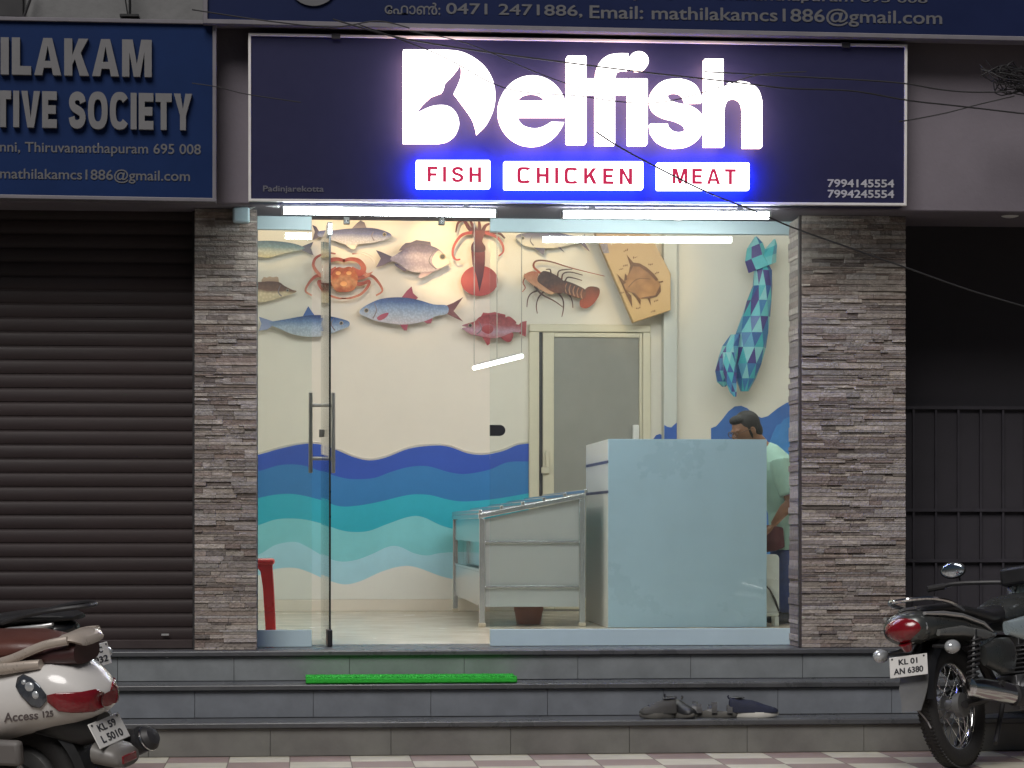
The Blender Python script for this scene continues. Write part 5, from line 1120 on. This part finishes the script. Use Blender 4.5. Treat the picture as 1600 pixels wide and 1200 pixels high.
    for k in range(8): m.obox((.80 + k * .004, 0, .43 + k * .022), (.17, .17, .010), Matrix.Rotation(R(-15), 3, 'Y'))
    m.box(.76, .9, -.05, .05, .42, .62); m.build('engine', mat('engine_alloy', (.16, .16, .165), .45, .7, var=.2), t, .012, **B)
    for s in (-1, 1): MB().lathe([(.01, 0), (.085, .004), (.09, .03), (.075, .05), (.02, .055)], (.60, s * .13, .33), Matrix.Rotation(R(-90 * s), 3, 'X'), 24).build('crank_cover', M_chrome, t, **B)
    mu = MB(); rings = []
    for x, z, r in ((-.15, .385, .018), (-.145, .385, .042), (-.05, .375, .052), (.2, .345, .055), (.4, .312, .050), (.5, .290, .022), (.56, .275, .020)): rings.append([V((x, -.185 + r * cos(2 * pi * j / 20) * .8, z + r * sin(2 * pi * j / 20))) for j in range(20)])
    mf = mu.loft(rings).build('muffler', M_chrome, t, smooth=50, **B)
    MB().loft([[V((x, -.185 + r * cos(2 * pi * j / 14) * .85 - .002, z + r * sin(2 * pi * j / 14))) for j in range(14)] for x, z, r in ((.30, .326, .057), (.44, .303, .046))]).build('heat_shield', M_dark, mf, smooth=50, **B)
    MB().tube(spline([(.5, -.18, .285), (.75, -.14, .24), (.95, -.08, .33), (.93, -.04, .52)], 5, False), .019, 10).build('exhaust_pipe', M_chrome, t, **B)
    m = MB(); m.tube([(.42, -.12, .34), (.42, -.25, .345)], .016, 8); m.tube([(.15, -.11, .38), (.13, -.23, .385)], .016, 8); m.tube([(.42, .12, .34), (.42, .25, .345)], .016, 8); m.build('foot_peg', M_rubber, t, **B)
    m = MB(); m.tube([(.50, .10, .26), (.42, .24, .03)], .012, 8); m.build('side_stand', M_dark, t, **B)
    m = MB(); m.tube([(.38, -.09, .28), (.20, -.11, .10)], .013, 8); m.tube([(.38, .09, .28), (.20, .11, .10)], .013, 8); m.build('centre_stand', M_dark, t, **B)
    m = MB()
    for s in (-1, 1): m.tube([(1.27, s * .08, .30), (1.02, s * .08, .88)], .019, 8)
    m.build('front_fork', M_chrome, t, **B)
    m = MB(); rings = []
    for k in range(13):
        a = R(30 + k * 10); c = V((1.27 + .335 * cos(a), 0, .30 + .335 * sin(a))); nrm = V((cos(a), 0, sin(a)))
        rings.append([c + V((0, -.06, 0)) - nrm * .02, c, c + V((0, .06, 0)) - nrm * .02, c - nrm * .006])
    m.loft(rings).build('front_mudguard', mtank, t, smooth=60, **B)
    MB().ell((1.12, 0, .84), (.10, .11, .12)).build('headlight', mtank, t, **B)
    MB().tube(spline([(.78, .36, .92), (.85, .30, .93), (.97, .12, .91), (1.0, 0, .89), (.97, -.12, .91), (.85, -.30, .93), (.78, -.36, .92)], 4, False), .012, 8).build('handlebar', M_dark, t, **B)
    for s in (-1, 1):
        MB().tube([(.80, s * .345, .923), (.735, s * .41, .917)], .018, 10).build('grip', M_rubber, t, **B)
        m = MB(); m.tube([(.88, s * .29, .93), (.84, s * .38, .915), (.80, s * .43, .91)], .007, 6); m.build('lever', M_chrome, t, **B)
        o = MB().tube(spline([(.87, s * .28, .93), (.87, s * .29, .98), (.85, s * .295, .99)], 4, False), .006, 6).build('mirror_stem', M_black, t, **B)
        Mm = lookM((-1, -s * .25, -.05)); MB().ell((.84, s * .30, 1.0), (.07, .045, .016), Mm).build('mirror_case', M_black, o, **B)
        MB().ell(V((.84, s * .30, 1.0)) + Mm.col[2] * .009, (.062, .038, .009), Mm).build('mirror_face', M_mirr, o, **B)
    m = MB(); m.box(.95, 1.08, -.10, .10, .88, .98); m.build('instrument_cluster', M_black, t, .02, **B)
    return t
M_blackp = mat('black_gloss_paint', (.016, .016, .018), .22, var=.1, coat=.5); M_grayp = mat('gunmetal_paint', (.085, .09, .088), .3, .6, var=.08, coat=.3)
M_silv = mat('silver_blue_paint', (.42, .50, .53), .28, .5, var=.06, coat=.4)
rt = P(1500, 1216, Y=-1.9)
motorcycle('dark motorcycle with red tail lamp parked at the right edge by the steps', (rt.x, -1.9, ZG), R(49), -.15, M_grayp, M_grayp, M_silv, 'KL 01', 'AN 6380')
rt = P(158, 1020, Y=-2.0)
motorcycle('black motorcycle mostly hidden behind the white scooter', (rt.x - .285, -2.2, ZG), R(150), -.12, M_blackp, M_blackp, M_blackp, 'KL C', 'L 932', .60, False)

# white scooter, rear end towards the camera
M_wht = mat('pearl_white_paint', (.64, .62, .60), .2, var=.03, coat=.5); M_brown = mat('brown_seat_vinyl', (.10, .035, .026), .4, var=.15, bump=.12, bscale=160)
M_champ = mat('champagne_rail_paint', (.50, .43, .37), .3, .3, coat=.4)
sc = thing('scooter', 'white scooter with brown seat and red tail light at the left edge', 'scooter', (-.985, -4.25, ZG)); sc.rotation_euler = (-.16, 0, R(151)); B = dict(local=True)
STS = [(-.375, .535, .575, .04), (-.36, .51, .605, .085), (-.33, .49, .645, .12), (-.28, .472, .69, .145), (-.21, .455, .718, .165), (-.05, .42, .705, .185), (.12, .375, .68, .195), (.3, .34, .65, .19), (.45, .33, .60, .165), (.56, .36, .52, .12)]
def st_at(x):
    for a, b in zip(STS, STS[1:]):
        if a[0] <= x <= b[0]: f = (x - a[0]) / (b[0] - a[0]); return [a[i] + (b[i] - a[i]) * f for i in range(4)]
    return list(STS[-1] if x > 0 else STS[0])
def surf(x, ang, off=0, p=2.5):
    """a point on the tail shell; ang in degrees: 0 left, 90 up, 180 right"""
    _, z0, z1, w = st_at(x); h = (z1 - z0) / 2; c, s = cos(R(ang)), sin(R(ang)); k = off
    return V((x, (w + k) * abs(c) ** (2 / p) * (1 if c > 0 else -1), (z0 + z1) / 2 + (h + k) * abs(s) ** (2 / p) * (1 if s > 0 else -1)))
MB().loft([[surf(s_[0], 360 * j / 28) for j in range(28)] for s_ in STS]).build('body_shell', M_wht, sc, smooth=70, **B)
def lens(name, xs, lo, hi, m, off=.005):
    mb = MB(); n = 12; g = []
    for i, x in enumerate(xs):
        row = []
        for j in range(n + 1): a = lo[i] + (hi[i] - lo[i]) * j / n; row.append(surf(max(-.374, x), a, off))
        g.append(row)
    vs = [p for r in g for p in r]; fs = [(i * (n + 1) + j, i * (n + 1) + j + 1, (i + 1) * (n + 1) + j + 1, (i + 1) * (n + 1) + j) for i in range(len(xs) - 1) for j in range(n)]
    o = mb.add(vs, fs).build(name, m, sc, smooth=70, **B); s = o.modifiers.new('thick', 'SOLIDIFY'); s.thickness = .006; s.offset = 0; return o
M_lbase = mat('indicator_bowl', (.10, .11, .13), .15, .6, var=.3, scale=60, coat=.8)
for sd in (0, 1):
    f = (lambda a: 180 - a) if sd else (lambda a: a)
    lens('tail_lamp', [-.3749, -.36, -.335, -.30, -.26, -.225], [f(q) for q in (-60, -34, -24, -21, -16, -2)], [f(q) for q in (70, 56, 24, 13, 8, 4)], M_red)
    lens('turn_signal', [-.222, -.195, -.16, -.12, -.10], [f(q) for q in (-1, -9, -5, 8, 20)], [f(q) for q in (5, 18, 31, 39, 34)], M_lbase)
    for xx, aa, rr_ in ((-.155, 16, .022), (-.18, 5, .017), (-.13, 25, .012)): MB().ell(surf(xx, f(aa), .002), (rr_, .010, rr_)).build('indicator_bulb', M_clear, sc, **B)
MB().add([V((-.378, 0, 0)) * V((1, 0, 0)).x + surf(-.374, a, .004) * V((0, 1, 1)).y - V((surf(-.374, a).x, 0, 0)) for a in range(0, 360, 20)], [tuple(range(18))]).build('tail_lamp', M_red, sc, smooth=0, **B)
# brown seat and lower pan
shell([(-.20, .735, .76, .06), (-.17, .72, .785, .11), (-.05, .70, .80, .145), (.15, .675, .795, .155), (.3, .66, .775, .15), (.5, .655, .765, .13), (.62, .67, .75, .08)], 2.8).build('seat', M_brown, sc, smooth=60, **B)
for s in (-1, 1):
    MB().loft([ring(x, s * y, z, .02, h, 10) for x, y, z, h in ((-.18, .12, .705, .018), (-.05, .155, .695, .024), (.12, .17, .68, .022), (.28, .165, .665, .008))]).build('seat_trim', M_champ, sc, smooth=60, **B)
gr = MB().loft([[V((x, p.y, p.z)) for p in ring(0, 0, z, w, h, 12)] for x, z, w, h in ((-.33, .775, .075, .016), (-.30, .79, .10, .016), (-.25, .79, .115, .016))]).build('grab_rail', M_champ, sc, smooth=60, **B)
for s in (-1, 1): MB().tube(spline([(-.29, s * .10, .79), (-.2, s * .125, .775), (-.08, s * .15, .73), (.0, s * .16, .71)], 4, False), .013, 10, flat=1.3).build('rail_arm', M_champ, gr, **B)
shell([(-.30, .69, .775, .085), (-.22, .69, .765, .11), (-.1, .70, .74, .12)], 3).build('rail_infill', mat('dark_maroon_plastic', (.055, .02, .02), .35), sc, smooth=60, **B)
# writing on the flank
def flank(x, z):
    _, z0, z1, w = st_at(x); h = (z1 - z0) / 2; s = max(-1, min(1, (z - (z0 + z1) / 2) / h)); return V((x, w * max(0.05, 1 - abs(s) ** 2.5) ** (1 / 2.5) + .0015, z))
M_badge = mat('grey_badge_lettering', (.12, .10, .10), .5)
for body, xa_, xb_, z_, hh in (('Access', -.035, -.175, .497, .036), ('125', -.192, -.235, .514, .026)):
    bl, br = flank(xa_, z_), flank(xb_, z_ + (xa_ - xb_) * .08); tl = flank(xa_, z_ + hh)
    lettering('lettering', body, M_badge, sc, bl, br, tl, .002, .02, local=True, shear=.25)
# swing unit, wheel, mudguard, plate
wheel(sc, 0, .235, .235, .052, 0) if False else None
w = MB().torus((0, 0, .235), .182, .053, 'Y', 48, 12, .95).build('tyre', M_rubber, sc, **B)
MB().lathe([(.02, -.05), (.12, -.045), (.13, -.03), (.13, .03), (.12, .045), (.02, .05)], (0, 0, .235), Matrix.Rotation(R(90), 3, 'X'), 28).build('rim', mat('grey_alloy_rim', (.25, .25, .25), .4, .7), sc, **B)
m = MB(); m.loft([ring(x, .125, z, .05, h, 12, 4) for x, z, h in ((-.06, .26, .05), (0, .26, .085), (.15, .26, .08), (.35, .25, .075), (.45, .25, .04))]); m.build('engine_case', M_dark, sc, smooth=60, **B)
m = MB(); m.box(-.10, .11, .155, .20, .335, .43); m.build('air_filter_cover', mat('grey_filter_cover', (.13, .12, .115), .55, var=.1), sc, .016, **B)
MB().tube([(-.12, .15, .23), (-.06, .15, .32), (.0, .14, .30)], .016, 8).build('brake_arm', M_chrome, sc, **B)
MB().tube([(.1, -.12, .42), (-.04, -.14, .27)], .02, 8).build('shock', M_dark, sc, **B)
m = MB(); rings = []
for k in range(12):
    a = R(70 + k * 9.5); r = .275; c = V((r * cos(a) - .02, 0, .235 + r * sin(a))); nrm = V((cos(a), 0, sin(a))); wd = .075
    rings.append([c + V((0, -wd, 0)) - nrm * .03, c + V((0, -wd * .8, 0)), c + V((0, wd * .8, 0)), c + V((0, wd, 0)) - nrm * .03, c + V((0, wd * .7, 0)) - nrm * .006, c + V((0, -wd * .7, 0)) - nrm * .006])
m.loft(rings).build('rear_mudguard', M_black, sc, smooth=60, **B)
shell([(-.345, .40, .50, .05), (-.28, .38, .53, .08), (-.2, .40, .54, .10), (-.1, .42, .54, .10)], 3).build('under_tail', M_black, sc, smooth=60, **B)
plate(sc, (-.365, 0, .435), .2, .1, lookM((-1, 0, .50)), 'KL 59', 'L 5010', .058, .068)
m = MB(); m.loft([ring(x, 0, z, w_, h) for x, z, w_, h in ((-.33, .36, .085, .045), (-.41, .345, .082, .04), (-.44, .335, .07, .03))]); fl = m.build('fender_tip', mat('grey_fender_plastic', (.16, .15, .14), .4), sc, smooth=60, **B)
MB().box(-.447, -.437, -.045, .045, .322, .352).build('reflector', M_red, fl, .003, **B)
m = MB(); m.lathe([(.046, 0), (.048, .012), (.034, .03), (.005, .034)], (-.43, -.15, .37), Matrix.Rotation(R(-62), 3, 'Y') @ Matrix.Rotation(R(0), 3, 'X'), 24)
m.build('muffler_end', M_dark, sc, **B); MB().torus((0, 0, 0), .046, .004, 'Z', 32, 8).build('muffler_ring', M_chrome, sc, **B).matrix_local = Matrix.Translation((-.432, -.15, .371)) @ Matrix.Rotation(R(-62), 4, 'Y')
MB().tube([(-.41, -.15, .37), (-.15, -.15, .25), (.2, -.14, .22)], .05, 12).build('muffler', M_dark, sc, **B)
# front half (beyond the picture edge)
shell([(.5, .24, .30, .15), (.6, .235, .30, .17), (.85, .235, .30, .17), (.95, .26, .34, .14)], 4).build('floorboard', M_dark, sc, smooth=60, **B)
MB().loft([ring(x, 0, z, w_, h, 16) for x, z, w_, h in ((.92, .30, .15, .05), (.98, .50, .19, .10), (1.03, .72, .18, .10), (1.02, .92, .15, .06))]).build('front_apron', M_wht, sc, smooth=70, **B)
MB().torus((1.22, 0, .235), .182, .05, 'Y', 48, 12).build('tyre', M_rubber, sc, **B)
MB().lathe([(.02, -.05), (.12, -.04), (.13, .03), (.02, .05)], (1.22, 0, .235), Matrix.Rotation(R(90), 3, 'X'), 28).build('rim', bpy.data.materials['grey_alloy_rim'], sc, **B)
MB().tube(spline([(.82, .34, 1.0), (.95, .2, 1.02), (1.0, 0, 1.0), (.95, -.2, 1.02), (.82, -.34, 1.0)], 4, False), .02, 8).build('handlebar', M_black, sc, **B)
MB().ell((1.02, 0, 1.0), (.10, .14, .09)).build('headlight_cowl', M_wht, sc, **B)
MB().tube([(1.05, 0, .55), (1.22, 0, .235)], .03, 8).build('front_fork', M_dark, sc, **B)
